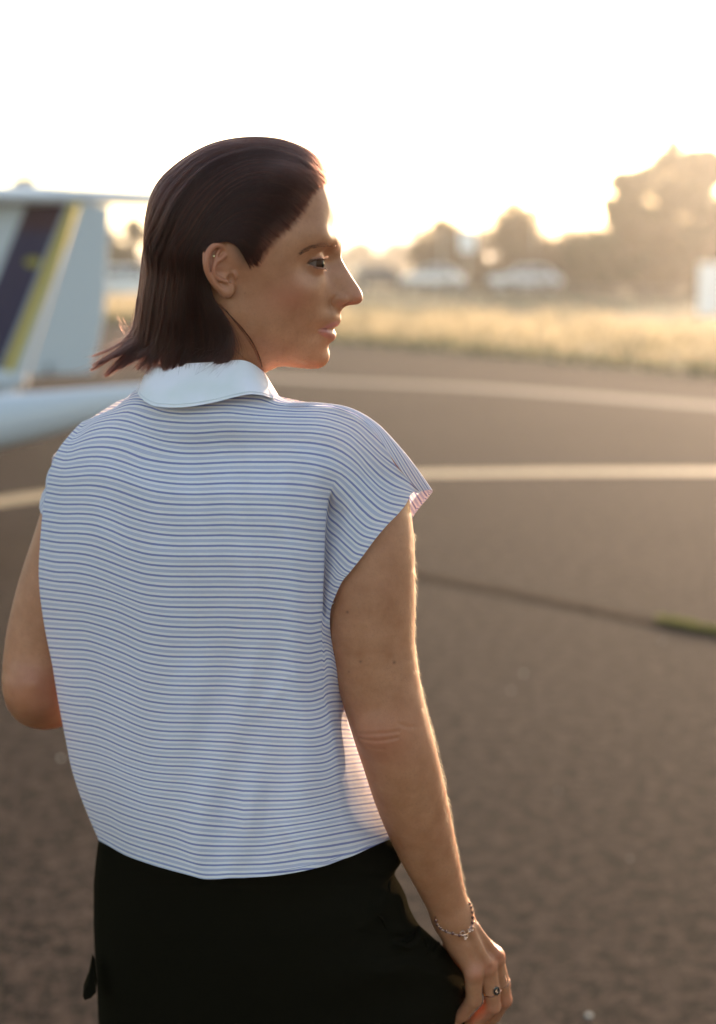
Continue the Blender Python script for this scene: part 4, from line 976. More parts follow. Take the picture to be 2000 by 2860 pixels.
for u0, u1 in ((470,440),(580,600),(660,700),(700,640),(640,610),(720,690),(420,360),(760,735)):
    wisp([(u0,1050,56),(u0 - 4,1150,55),((u0 + u1) / 2,1210,56),(u1,1245 + random.uniform(-15, 20),58)], 3, 1.6)
for e in range(7):
    wisp([(400,1090,22),(350,1150,20),(330 + 12 * e,1195,18),(290 + 20 * e,1200 + random.uniform(-12, 8),16)], 10, 1.4)
strands('hair_wisp', L2W(np.array(W)), .00010, .00003, HAIR, person)
# the close mass of hair under the strands
UND = mat('under_hair', (.012, .006, .0045), .55, .25)
v, f = [], []
jn = int(NT * .86)
for sd_ in (1, -1):
    A = GG[:, :jn] * 1.0; c = np.array([5., 0, 30.]); o = A - c; o[..., 2] *= .6; o /= np.linalg.norm(o, axis=2)[..., None]
    A = A - o * (3.2 + 1.5 * np.clip(1 - np.linspace(0, 1, jn) * 12, 0, 1))[None, :, None]; A[..., 1] = np.maximum(A[..., 1], 0) * sd_
    n0 = len(v); v += list(A.reshape(-1, 3))
    for i in range(NS - 1):
        for j in range(jn - 1):
            if j / (NT - 1) > gap(sg[i, 0]) - .05: continue
            q = [n0 + i * jn + j, n0 + (i + 1) * jn + j, n0 + (i + 1) * jn + j + 1, n0 + i * jn + j + 1]; f.append(q if sd_ > 0 else q[::-1])
mesh('hair_mass', L2W(np.array(v)), f, UND, person)

# ---- fine hairs on the arms and the jaw
def fuzz(V, Q, sel_fn, n, L0, L1, flow, lift, seed):
    r = np.random.default_rng(seed)
    c = V[Q].mean(1); nrm = np.cross(V[Q[:, 2]] - V[Q[:, 0]], V[Q[:, 3]] - V[Q[:, 1]]); nrm /= np.linalg.norm(nrm, axis=1)[:, None] + 1e-12
    ok = np.where(sel_fn(c, nrm))[0]; i = r.choice(ok, n)
    c, nrm = c[i], nrm[i]; fl = np.asarray(flow, float)[None] + r.normal(0, .28, (n, 3)); fl -= nrm * (fl * nrm).sum(1)[:, None]; fl /= np.linalg.norm(fl, axis=1)[:, None]
    L = r.uniform(L0, L1, n)[:, None, None]; q = np.linspace(0, 1, 5)[None, :, None]; li = (lift * r.uniform(.6, 1.3, n))[:, None, None]
    return c[:, None] + L * (fl[:, None] * q + nrm[:, None] * li * (q - .45 * q * q))
AF = BODY_F[1] - nH; A = BODY_V[1]
d_ = D(870, 1650, 1.45)
s1 = np.cross(A[AF[0, 2]] - A[AF[0, 0]], A[AF[0, 3]] - A[AF[0, 1]])
F1 = fuzz(A, AF, lambda c, n: (n[:, 0] > .84) & (c[:, 2] > WR[2] + .01) & (c[:, 2] < D(905, 1190, 1.46)[2]), 750, .003, .0075, (.15, 0, -1), .7, 3)
BF2 = BODY_F[2] - nAR
F2 = fuzz(BODY_V[2], BF2, lambda c, n: (n[:, 0] < -.3) & (c[:, 2] < D(80, 1200, 1.55)[2]), 220, .002, .006, (-.1, 0, -1), .5, 4)
HVW = BODY_V[0]
F3 = fuzz(HVW, BODY_F[0], lambda c, n: (n[:, 0] * .5 - n[:, 2] > .45) & (c[:, 2] < HO[2] - .055) & (c[:, 0] > HO[0] + .02) & (c[:, 0] < HO[0] + .08), 1500, .001, .0022, (-.6, 0, -1), .6, 5)[::2]
F4 = fuzz(HVW, BODY_F[0], lambda c, n: (n[:, 0] > .5) & (c[:, 2] < HO[2] + .09) & (c[:, 0] > HO[0] + .05), 2600, .0006, .0013, (0, 0, -1), .5, 6)
strands('body_hair', np.concatenate([F1, F2, F3]), .000032, .000014, FUZZ, person)
# ================================================================== PERSON: clothes
def T(n, u, v):
    ox, oy = {1: (80, 1080), 2: (640, 1080), 3: (80, 1660), 4: (600, 1660), 5: (220, 2100), 6: (700, 2100), 7: (250, 850)}[n]
    return (ox + u * .3736, oy + v * .3736)
def TT(n, pts): return [T(n, u, v) for u, v in pts]
# blouse: rows follow the woven stripes across the back: stripe number, left edge -> centre back, centre back -> fold, fold -> side / cuff
ROWS = [
 (-4, TT(1, [(450,243),(560,195),(650,152),(735,80),(800,20),(950,-10),(1200,-30),(1498,-40)]), TT(2, [(0,-40),(150,-35),(250,-10),(330,40),(430,100),(750,141)]), TT(2, [(850,172),(950,212),(1010,255),(1075,325)])),
 (-2, TT(1, [(450,243),(560,195),(650,152),(740,82),(810,45),(950,60),(1200,80),(1498,85)]), TT(2, [(0,85),(130,86),(250,100),(350,135),(500,145),(750,145)]), TT(2, [(850,175),(950,215),(1010,258),(1080,330)])),
 (-1, TT(1, [(430,250),(560,200),(650,157),(740,100),(820,92),(950,125),(1200,142),(1498,140)]), TT(2, [(0,137),(150,150),(300,170),(500,185),(700,190),(800,208)]), TT(2, [(850,225),(950,262),(1050,340),(1170,455)])),
 (0, TT(1, [(400,262),(480,240),(560,207),(640,172),(720,140),(800,130),(900,152),(1000,185),(1100,200),(1300,200),(1498,195)]), TT(2, [(0,197),(200,213),(400,225),(600,230),(720,238),(820,265)]), TT(2, [(870,285),(950,330),(1050,425),(1150,520),(1255,600)])),
 (1, TT(1, [(370,290),(405,300),(450,272),(520,236),(600,212),(660,200),(740,190),(800,205),(900,238),(1050,262),(1200,272),(1498,264)]), TT(2, [(0,262),(300,275),(500,283),(680,290),(780,310),(850,335)]), TT(2, [(900,358),(960,408),(1050,490),(1150,585),(1230,645),(1350,722),(1425,783)])),
 (2, TT(1, [(330,333),(365,350),(405,328),(470,285),(550,260),(650,247),(750,262),(850,295),(1000,335),(1200,348),(1498,334)]), TT(2, [(0,333),(300,340),(500,342),(650,350),(780,376),(850,405)]), TT(2, [(900,437),(960,490),(1050,590),(1150,685),(1230,738),(1320,772),(1375,791)])),
 (4, TT(1, [(252,425),(305,437),(350,425),(420,400),(500,380),(600,376),(700,390),(800,416),(900,447),(1000,475),(1150,497),(1300,498),(1498,488)]), TT(2, [(0,487),(300,486),(500,491),(650,506),(780,541),(840,572)]), TT(2, [(890,606),(950,655),(1050,758),(1130,830),(1200,868),(1312,893)])),
 (5, TT(1, [(217,476),(285,490),(400,462),(500,451),(600,455),(700,476),(850,533),(1000,564),(1200,577),(1400,570),(1498,566)]), TT(2, [(0,563),(300,563),(500,566),(680,592),(780,625),(840,655)]), TT(2, [(885,690),(950,752),(1050,850),(1150,930),(1255,960)])),
 (6, TT(1, [(190,530),(260,550),(380,533),(480,523),(600,533),(700,560),(850,612),(1000,640),(1200,655),(1400,648),(1498,644)]), TT(2, [(0,641),(300,645),(500,646),(640,664),(720,684),(792,708)]), TT(2, [(840,755),(920,840),(1000,925),(1080,990),(1195,1020)])),
 (8, TT(1, [(150,660),(250,675),(350,670),(450,662),(550,668),(650,690),(800,740),(900,772),(1050,797),(1200,805),(1498,799)]), TT(2, [(0,798),(300,805),(500,815),(650,831),(742,842)]), TT(2, [(757,885),(830,950),(920,1045),(1000,1113),(1092,1140)])),
 (10, TT(1, [(130,790),(230,808),(350,810),(450,812),(560,830),(680,868),(800,912),(920,945),(1050,958),(1250,962),(1498,956)]), TT(2, [(0,958),(300,962),(500,976),(650,995),(722,1000)]), TT(2, [(730,1050),(820,1135),(890,1200),(945,1245),(1002,1262)])),
 (12, TT(1, [(105,930),(250,950),(400,950),(500,960),(600,990),(750,1050),(900,1090),(1050,1110),(1300,1113),(1498,1111)]), TT(2, [(0,1112),(300,1122),(500,1138),(640,1155),(714,1160)]), TT(2, [(722,1212),(785,1285),(835,1340),(870,1372),(902,1388)])),
 (14, TT(1, [(92,1070),(220,1092),(380,1098),(480,1110),(600,1150),(740,1210),(880,1250),(1040,1265),(1300,1268),(1498,1267)]), TT(2, [(0,1267),(300,1276),(480,1290),(620,1306),(711,1308)]), TT(2, [(718,1350),(765,1400),(805,1440),(848,1452)])),
 (16, TT(1, [(82,1213),(200,1235),(350,1245),(450,1260),(550,1290),(700,1345),(850,1395),(1000,1415),(1200,1420),(1498,1420)]), TT(2, [(0,1421),(250,1426),(430,1440),(600,1462),(706,1462)]), TT(2, [(712,1500),(740,1528),(768,1545),(797,1558)])),
 (18, TT(1, [(75,1358),(200,1385),(350,1392),(460,1412),(560,1445),(700,1500),(850,1550),(1000,1570),(1200,1574),(1498,1574)]), TT(4, [(0,22),(300,24),(500,40),(680,62),(806,62)]), TT(4, [(818,75),(832,92),(850,108),(866,116)])),
 (20, TT(3, [(80,-47),(200,-28),(350,-12),(450,3),(550,25),(650,55),(750,95),(850,135),(1000,162),(1200,172),(1498,172)]), TT(4, [(0,172),(300,180),(480,188),(620,206),(720,218),(800,205)]), TT(4, [(808,225),(825,240),(845,250),(862,256)])),
 (24, TT(3, [(120,252),(300,265),(430,275),(520,300),(700,365),(850,430),(1000,460),(1200,468),(1498,468)]), TT(4, [(0,468),(300,478),(500,490),(620,507),(710,514),(802,492)]), TT(4, [(815,500),(838,482),(862,484),(912,520)])),
 (28, TT(3, [(178,540),(300,553),(430,560),(520,580),(620,620),(750,672),(850,715),(1000,745),(1200,755),(1498,757)]), TT(4, [(0,757),(300,770),(500,786),(650,800),(740,796),(812,772)]), TT(4, [(828,752),(860,738),(895,734),(950,736)])),
 (32, TT(3, [(222,808),(350,830),(480,845),(570,875),(700,930),(800,975),(900,1008),(1000,1022),(1200,1027),(1400,1033),(1498,1036)]), TT(4, [(0,1033),(300,1054),(600,1070),(770,1068),(845,1042),(872,1020)]), TT(4, [(890,1012),(920,1009),(975,1011),(1010,1014)])),
 (36, TT(3, [(275,1080),(400,1105),(500,1125),(600,1160),(700,1205),(800,1240),(900,1268),(1000,1280),(1200,1288),(1400,1305),(1498,1316)]), TT(4, [(0,1310),(300,1330),(500,1340),(700,1332),(850,1312),(908,1284)]), TT(4, [(935,1276),(975,1272),(1062,1262),(1120,1256)])),
 (40, TT(3, [(328,1330),(400,1352),(520,1378),(650,1420),(750,1460),(850,1497),(1000,1525),(1150,1545),(1300,1572),(1498,1596)]), TT(6, [(-53,436),(150,433),(300,427),(450,409),(560,385),(640,364)]), TT(6, [(690,348),(780,335),(895,320),(950,312)])),
 (44, TT(5, [(45,415),(120,447),(220,480),(320,530),(430,568),(600,612),(720,645),(850,690),(980,703),(1126,706)]), TT(6, [(-53,707),(100,702),(250,682),(400,655),(600,620),(680,604)]), TT(6, [(760,590),(880,570),(1005,549),(1060,540)])),
 (47.5, TT(5, [(150,662),(200,690),(330,765),(500,830),(700,890),(850,930),(920,949),(1030,952),(1126,945)]), TT(6, [(-53,943),(180,926),(350,900),(480,872),(580,845),(690,803)]), TT(6, [(740,787),(890,720),(1000,671),(1060,645),(1110,622)])),
]
NC = 97
CL, CM, CR = 41, 33, 25
def resx(p, n, first):
    p = np.array(p, float); x = p[:, 0]; q = np.linspace(x[0], x[-1], n)
    y = spline(x, p[:, 1], q)[:, None] if len(p) > 2 else np.interp(q, x, p[:, 1])[:, None]
    r = np.c_[q, y[:, 0]]; return r[first:]
grid = []
for N_, a, b_, c_ in ROWS:
    a = sorted(a); mid = (680., np.interp(680., [b_[0][0]] + [q[0] for q in b_[1:]], [q[1] for q in b_]))
    a = [q for q in a if q[0] < 660] + [mid]; b2 = [mid] + [q for q in b_ if q[0] > 700]
    L_ = resx(a, CL, 0); M_ = resx(b2, CM, 1); S_ = path(np.array([b2[-1]] + c_), CR)[1:]
    grid.append(np.concatenate([L_, M_, S_]))
grid = np.array(grid); NC = grid.shape[1]
rowN = np.array([r[0] for r in ROWS], float)
SUB = 6
rq = np.linspace(-4, 47.5, int(51.5 * SUB) + 1); i0 = 2 * SUB
XY = spline(rowN, grid, rq)                                             # (rows, cols, 2) photograph positions
cc = np.r_[np.linspace(0, .5, CL), np.linspace(.5, .8, CM)[1:], np.linspace(.8, 1, CR)[1:]]
VN = np.repeat(rq[:, None], NC, 1)
hemN = np.interp(cc, [0, .5, .68, .8, 1], [47.5, 47.45, 47.2, 46.4, 45.75])
w_ = np.clip((rq - 44) / 3.5, 0, 1)[:, None]; VN = np.where(VN > 44, 44 + (hemN[None] - 44) * w_, VN)
RN, CC = np.meshgrid(rq, cc, indexing='ij')
tr = np.interp(RN[:, 0], [-2, 4, 8, 48], [.66, .74, .86, .86])[:, None]
t_ = np.where(CC <= .8, -1 + (CC / .8) * (1 + tr), tr + (CC - .8) * .0)
bb = np.interp(RN[:, 0], [-2, 0, 2, 4, 8, 14, 24, 36, 47.5], [.048, .064, .080, .092, .108, .116, .112, .118, .128])[:, None]
def ss(x): x = np.clip(x, 0, 1); return x * x * (3 - 2 * x)
YM = np.interp(RN[:, 0], [-2, 4, 12, 47.5], [1.497, 1.505, 1.515, 1.520])[:, None]
Yb = YM - .045 * t_ - bb * (1 - np.minimum(np.abs(t_), .999)**2.3)**.55
Yb = Yb - .009 * ss((CC - .17) / .16) * ss((RN - 3) / 8) + .006 * np.exp(-((CC - .37 - .002 * RN) / .05)**2) * ss((RN - 12) / 14) - .007 * np.exp(-((CC - .70) / .05)**2) * ss((RN - 8) / 12) + .005 * np.exp(-((CC - .58) / .05)**2) * ss((RN - 22) / 14)
Yb = Yb - .028 * np.exp(-((XY[..., 0] - 600) / 200)**2) * ss((4.5 - RN) / 5.0) * (1 - .55 * ss((-1.2 - RN) / 2.5))
Yb = Yb - .006 * np.exp(-((CC - .14) / .05)**2) * ss((RN - 6) / 10)
# wrinkles: soft diagonal drags from the shoulder blade and a pressed crease low on the left
for (u0, v0), (u1, v1), amp_, wd_ in ((T(3, 1040, 1120), T(3, 860, 1300), .0016, 8), (T(3, 800, 1150), T(3, 680, 1250), .0012, 8), (T(3, 760, 1300), T(3, 690, 1370), .0012, 8), (T(3, 1250, 480), T(3, 1010, 900), .0022, 16),
        (T(4, 250, 980), T(4, 560, 620), .0020, 18), (T(1, 420, 700), T(1, 560, 1180), .0022, 20), (T(2, 300, 900), T(2, 560, 1350), .0020, 18), (T(6, 200, 500), T(6, 420, 800), .0020, 16), (T(5, 420, 250), T(5, 640, 760), .0020, 18)):
    tt_ = np.clip(((XY[..., 0] - u0) * (u1 - u0) + (XY[..., 1] - v0) * (v1 - v0)) / ((u1 - u0)**2 + (v1 - v0)**2), 0, 1)
    dd_ = np.hypot(XY[..., 0] - u0 - tt_ * (u1 - u0), XY[..., 1] - v0 - tt_ * (v1 - v0)); Yb = Yb - amp_ * np.exp(-(dd_ / wd_)**2) * np.sin(math.pi * np.clip(tt_, .05, .95))
Yb = Yb + .0026 * np.sin(46 * (CC + .010 * RN)) * ss((RN - 16) / 14) * np.exp(-((CC - .42) / .22)**2) + .0012 * np.sin(60 * (CC - .006 * RN)) * ss((24 - RN) / 16) * ss((RN - 1) / 4)
# sleeve lies on the arm
ap = np.array([p for p, r in arm_r]); ar = np.array([r for p, r in arm_r])
Pz = at(XY[..., 0], XY[..., 1], np.full(RN.shape, 1.44))
o_ = np.argsort(ap[:, 2]); axx = np.interp(Pz[..., 2], ap[o_, 2], ap[o_, 0]); ayy = np.interp(Pz[..., 2], ap[o_, 2], ap[o_, 1]); arr = np.interp(Pz[..., 2], ap[o_, 2], ar[o_]) + .009
dx = Pz[..., 0] - axx
Ys = ayy - np.sqrt(np.maximum(arr**2 - dx**2, .010**2)) + np.clip(np.abs(dx) - arr, 0, .1) * .25
side = np.clip((CC - .8) / .2, 0, 1)
Yvalley = Yb[:, [CL + CM - 2]] + .020 * ss((RN - 6) / 3)
upw = ss((CC - np.interp(RN[:, 0], [-2, 3, 6, 8], [.60, .62, .74, .8])[:, None]) / np.interp(RN[:, 0], [-2, 3, 6, 8], [.30, .28, .16, .05])[:, None])
Yslv = np.where(RN < 7, Yb * (1 - upw) + Ys * upw, np.where(CC > .8, Yvalley * (1 - ss(side / .55)) + Ys * ss(side / .55), Yb))
k7 = ss((RN - 5.5) / 2.5)
Yslv = (Yb * (1 - upw) + Ys * upw) * (1 - k7) + np.where(CC > .8, Yvalley * (1 - ss(side / .55)) + Ys * ss(side / .55), Yb) * k7
Yside = np.where(CC > .8, Yb[:, [CL + CM - 2]] + (.020 + .066 * ss((RN - 24) / 13)) * side**1.25, Yb)
ks = ss((RN - 17.5) / 4)
YB = Yslv * (1 - ks) + Yside * ks
BP = at(XY[..., 0], XY[..., 1], YB)

BL = mat('blouse_cotton', (.7, .7, .72), .85, .15)
k = N(BL); b = k.b
uvv = k.attr('stripe').outputs['Fac']; uu = k.attr('across').outputs['Fac']
co = k.obj()
wv = k.noise(260, 2, .5, co)
fr = k.math('FRACT', k.math('ADD', uvv, k.math('MULTIPLY', k.math('SUBTRACT', wv, .5), .03)))
d0 = k.math('MINIMUM', fr, k.math('SUBTRACT', 1.0, fr))                            # distance to the dark stripe
d5 = k.math('ABSOLUTE', k.math('SUBTRACT', fr, .5))
dark = k.math('SUBTRACT', 1.0, k.ramp(d0, .075, .120))
core = k.math('SUBTRACT', 1.0, k.ramp(d0, .012, .035))
dash = k.math('MULTIPLY', core, k.ramp(k.math('SINE', k.math('MULTIPLY', uu, 1500.0)), -.2, .6))
pale = k.math('SUBTRACT', 1.0, k.ramp(d5, .125, .175))
lines = k.ramp(k.math('COSINE', k.math('MULTIPLY', d5, 62.8)), -.6, .6)
c0 = k.mix(k.math('MULTIPLY', pale, k.math('ADD', .40, k.math('MULTIPLY', lines, .25))), (.87, .825, .83), (.29, .31, .58))
c0 = k.mix(k.math('MULTIPLY', dark, .86), c0, (.125, .145, .42))
c0 = k.mix(k.math('MULTIPLY', dash, .40), c0, (.45, .46, .66))
thr = k.noise(1500, 2, .6, co); c0 = k.mix(k.math('MULTIPLY', k.ramp(thr, .45, .8), .14), c0, (.42, .42, .48))
k.l(c0, b.inputs['Base Color'])
tl = k.n('ShaderNodeBsdfTranslucent'); k.l(c0, tl.inputs['Color'])
mx = k.n('ShaderNodeMixShader'); mx.inputs[0].default_value = .32; k.l(b.outputs[0], mx.inputs[1]); k.l(tl.outputs[0], mx.inputs[2]); k.l(mx.outputs[0], k.out.inputs['Surface'])
h = k.math('ADD', k.math('MULTIPLY', thr, .5), k.math('MULTIPLY', k.noise(48, 5, .6, co), 2.4)); k.bump(h, .38, .0014)
b.inputs['Sheen Weight'].default_value = .15

BV, BFc, BVN, BUU = [], [], [], []
def add_grid(P, vn, uu, flip=False):
    n0 = sum(len(a) for a in BV); nr, nc = P.shape[:2]
    BV.append(P.reshape(-1, 3)); BVN.append(np.asarray(vn, float).ravel()); BUU.append(np.asarray(uu, float).ravel())
    i, j = np.meshgrid(np.arange(nr - 1), np.arange(nc - 1), indexing='ij'); a = (n0 + i * nc + j).ravel()
    q = np.stack([a, a + nc, a + nc + 1, a + 1], 1); BFc.append(q[:, ::-1] if flip else q)
add_grid(BP, VN, CC)
# hem turned up on the inside
hemP = np.stack([BP[-1], BP[-1] + (0, .003, .0005), BP[-4] + (0, .004, 0)]); add_grid(hemP, np.stack([VN[-1]] * 3), np.stack([cc] * 3))
# front of the blouse (from the left edge round to the right side)
fc = np.linspace(0, 1, 30); fr_ = rq[::4]; FX = np.zeros((len(fr_), 30, 3))
for i, r_i in enumerate(fr_):
    I = i * 4; pl = BP[I, 0]; pr = BP[I, -1] if r_i > 17 else None
    if pr is None:
        e = at(*T(2, np.interp(r_i, [-2, 4, 10, 17], [900, 1000, 960, 880]), np.interp(r_i, [-2, 4, 10, 17], [240, 620, 1180, 1600])), 1.515); pr = e
    t = fc; P = pl + (pr - pl) * t[:, None]
    bf = np.interp(r_i, [-2, 2, 8, 16, 47], [.02, .06, .10, .12, .10])
    P = P + np.array([.18, 1.0, 0])[None] * (bf * (4 * t * (1 - t))**.5)[:, None]; FX[i] = P
# (its neck edge is sewn to the collar further down)
add_grid(FX, np.repeat(fr_[:, None], 30, 1), np.repeat(fc[None], len(fr_), 0), True)
# right sleeve over the shoulder seam and down to the far cuff
S_ = [(385,102),(620,128),(800,158),(960,232),(1090,350),(1200,500),(1330,675),(1432,785)]
O_ = [(250,40),(385,95),(610,116),(800,127),(1000,200),(1140,300),(1270,440),(1410,615),(1522,780)]
H1 = [(250,90),(385,125),(610,145),(800,175),(980,285),(1110,425),(1230,600),(1350,780),(1408,925)]
H2 = [(250,290),(385,300),(610,330),(800,380),(950,520),(1050,680),(1150,860),(1225,1010),(1288,1105)]
yS = np.array([1.500, 1.484, 1.468, 1.454, 1.447, 1.444, 1.444, 1.447])
kx = np.where((XY[i0, :, 0] > 690))[0]; Sp = np.concatenate([BP[i0, kx[::4]], [BP[i0, -1]], BP[[i0 + q_ for q_ in (3, 6, 9, 12, 15, 18)], -1]])
Sp = path(Sp, 8, False); yS = Sp[:, 1]
Or = [path(np.array(q_, float), 8) for q_ in (O_, H1, H2)]
St = np.stack([Sp] + [np.array([at(*T(2, *p), y + d) for p, y in zip(q_, yS)]) for q_, d in zip(Or, (.014, .046, .066))])
uq = np.linspace(0, 7, 43); St = spline(np.arange(8.), St.transpose(1, 0, 2), uq).transpose(1, 0, 2)
vq = np.linspace(0, 3, 31); St = spline(np.arange(4.), St, vq)
VV, UU = np.meshgrid(vq, uq, indexing='ij'); add_grid(St, VV * 3.4 + UU * .55 + .3, UU * .15)
cu = St[:, -1]; add_grid(np.stack([cu, cu + (-.0015, .0, .0005), cu + (-.006, .000, .008)]), np.stack([np.linspace(0, 14, 31)] * 3), np.zeros((3, 31)))
# between the sleeve and the front panel
nb_ = 24; h2 = path(St[-1], nb_, False); fe = path(FX[[q_ for q_ in range(len(fr_)) if fr_[q_] < 17.5], -1], nb_, False)
br_ = np.stack([h2 + (fe - h2) * t + np.array([.0, .012, 0]) * 4 * t * (1 - t) for t in np.linspace(0, 1, 9)])
add_grid(br_, np.repeat(10.2 + np.linspace(0, 6, 9)[:, None], nb_, 1), np.repeat(np.linspace(0, .3, nb_)[None], 9, 0))
# left sleeve, its cuff peeping out behind the back
ql = path([(*p, r) for p, r in arm_l[:2]] , 14, False); dl_ = ql[-1, :3] - ql[0, :3]; dl_ /= np.linalg.norm(dl_); u_ = np.cross(dl_, (0, 1, 0)); u_ /= np.linalg.norm(u_); w2 = np.cross(dl_, u_)
th_ = np.linspace(0, 2 * math.pi, 40); LS_ = np.array([[q[:3] + (q[3] + .004 + .0012 * math.sin(3 * a + k)) * (math.cos(a) * u_ + math.sin(a) * w2) - dl_ * .012 * (1 - math.cos(a + .6)) * (k / 13.) for a in th_] for k, q in enumerate(ql)])
add_grid(LS_, np.repeat(th_[None] * 6, 14, 0), np.repeat(np.linspace(0, .3, 14)[:, None], 40, 1))
bl = mesh('blouse', np.concatenate(BV), np.concatenate(BFc), BL, person)
attr(bl.data, 'stripe', np.concatenate(BVN)); attr(bl.data, 'across', np.concatenate(BUU))

# collar: a white band turned down over itself
CT = [(432,472),(480,458),(600,450),(750,446),(900,438),(1000,430),(1080,424),(1140,423),(1200,438),(1260,472),(1312,513)]
CB = [(355,652),(385,700),(480,758),(650,771),(800,757),(950,728),(1100,690),(1200,672),(1300,681),(1380,706),(1434,714)]
n = len(CT); tt = np.linspace(-1, 1, 61)
ct = spline(np.linspace(-1, 1, n), np.array(CT, float), tt); cb = spline(np.linspace(-1, 1, n), np.array(CB, float), tt)
def cY(t, bk, y0): return y0 - .012 * t - bk * np.sqrt(np.maximum(1 - np.abs(t)**2.2, 0))
rows = []
for f_, bk, y0 in ((0, .060, 1.497), (.12, .0645, 1.497), (.35, .070, 1.496), (.65, .078, 1.494), (1.0, .086, 1.492)):
    q = ct + (cb - ct) * f_
    rows.append(at(*T(7, q[:, 0], q[:, 1]), cY(tt, bk, y0) - .0012 * np.sin(tt * 11 + 1) * f_))
rows = np.array(rows)
fr2 = []                                                       # round the front of the neck
for r_ in rows:
    a, c = r_[-1], r_[0]; t = np.linspace(0, 1, 22)[1:-1]
    fr2.append(a + (c - a) * t[:, None] + np.array([.10, 1, -.35])[None] * (.045 * (4 * t * (1 - t))**.5)[:, None])
rows = np.concatenate([rows, np.array(fr2)], 1)
ctr = rows[0].mean(0); inn = []
for dz, sc_ in ((.0008, .985), (-.006, .955), (-.020, .945), (-.034, .96)): 
    q = rows[0].copy(); q[:, :2] = ctr[:2] + (q[:, :2] - ctr[:2]) * sc_; q[:, 2] += dz; inn.append(q)
und = rows[-1].copy(); c2 = und.mean(0); und[:, :2] = c2[:2] + (und[:, :2] - c2[:2]) * .985; und[:, 2] += .0012
und2 = rows[2].copy(); und2[:, :2] = c2[:2] + (und2[:, :2] - c2[:2]) * .95
CG = np.concatenate([np.array(inn)[::-1], rows, und[None], und2[None]])
CG = np.concatenate([CG, CG[:, :1]], 1)
nr, nc = CG.shape[:2]; i, j = np.meshgrid(np.arange(nr - 1), np.arange(nc - 1), indexing='ij'); a = (i * nc + j).ravel()
COLR = mat('white_collar', (.83, .82, .83), .8, .15); k = N(COLR)
co = k.obj(); k.l(k.mix(k.ramp(k.noise(22, 3, .5, co), .42, .75), (.88, .81, .85), (.76, .74, .72)), k.b.inputs['Base Color']); k.bump(k.math('ADD', k.noise(1600, 2, .5, co), k.math('MULTIPLY', k.noise(35, 3, .5, co), 2.2)), .28, .001)
tl = k.n('ShaderNodeBsdfTranslucent', i_Color=(.7, .7, .7, 1)); mx = k.n('ShaderNodeMixShader'); mx.inputs[0].default_value = .18; k.l(k.b.outputs[0], mx.inputs[1]); k.l(tl.outputs[0], mx.inputs[2]); k.l(mx.outputs[0], k.out.inputs['Surface'])
stm = mat('white_thread', (.66, .65, .67), .9)
col_ = mesh('collar', CG.reshape(-1, 3), np.stack([a, a + nc, a + nc + 1, a + 1], 1), COLR, bl); col_.data.set_sharp_from_angle(angle=R(50))

m = MB(); m.tube((rows[-2] * .22 + rows[-1] * .78)[2:59] + (0, -.0010, .0002), .00028, 5); st_ = m.build('stitching', stm); st_.parent = col_
m = MB(); m.tube(BP[-4][2:-4:2] + (0, -.0003, 0), .00032, 5); st_ = m.build('stitching', mat('blue_thread', (.35, .37, .52), .9)); st_.parent = bl
# trousers
TRM = mat('trouser_cloth', (.0070, .0058, .0036), 1.0, 0.0); k = N(TRM); k.b.inputs['Sheen Weight'].default_value = .04; k.b.inputs['Sheen Roughness'].default_value = .3; k.b.inputs['Sheen Tint'].default_value = (.45, .37, .18, 1)
co = k.obj(); k.bump(k.math('ADD', k.noise(1400, 2, .6, co), k.noise(28, 4, .55, co)), .25, .002)
ey = np.array([1868, 1880, 1929, 1960, 1985, 2003, 2041, 2073, 2100, 2127, 2160, 2185, 2230, 2296, 2380, 2480], float)
exl = np.array([225, 222, 215, 212, 210, 210, 210, 210, 211, 212, 214, 216, 218, 221, 226, 232], float)
exr = np.array([848, 870, 901, 886, 899, 908, 921, 940, 969, 998, 1022, 1040, 1048, 1046, 1040, 1030], float)
bz = np.array([.080, .086, .100, .110, .118, .122, .128, .132, .136, .138, .140, .140, .138, .135, .130, .125])
q = np.linspace(ey[0], ey[-1], 180); L_ = spline(ey, exl, q); Rr = spline(ey, exr, q); B_ = np.interp(q, ey, bz)
def Z8(pts): return [(160.6 + u * .65, 1766.4 + v * .65) for u, v in pts]
FOLDS = [(Z8([(1130,540),(1160,549),(1190,532),(1207,497)]), .008, 7), (Z8([(1120,515),(1150,520),(1180,500)]), -.006, 7), (Z8([(1224,580),(1232,545),(1250,515)]), .007, 6), (Z8([(1240,585),(1262,560),(1275,545)]), .006, 6), (Z8([(1010,480),(1060,430),(1085,360)]), .005, 12), (Z8([(1255,640),(1180,600),(1080,640)]), .004, 16), (Z8([(1340,690),(1355,720),(1350,760)]), .006, 9)]
th = np.linspace(-math.pi / 2, 1.5 * math.pi, 145)                         # -90 = left edge, back, 90 = right edge, front
TP = np.zeros((len(q), 145, 3))
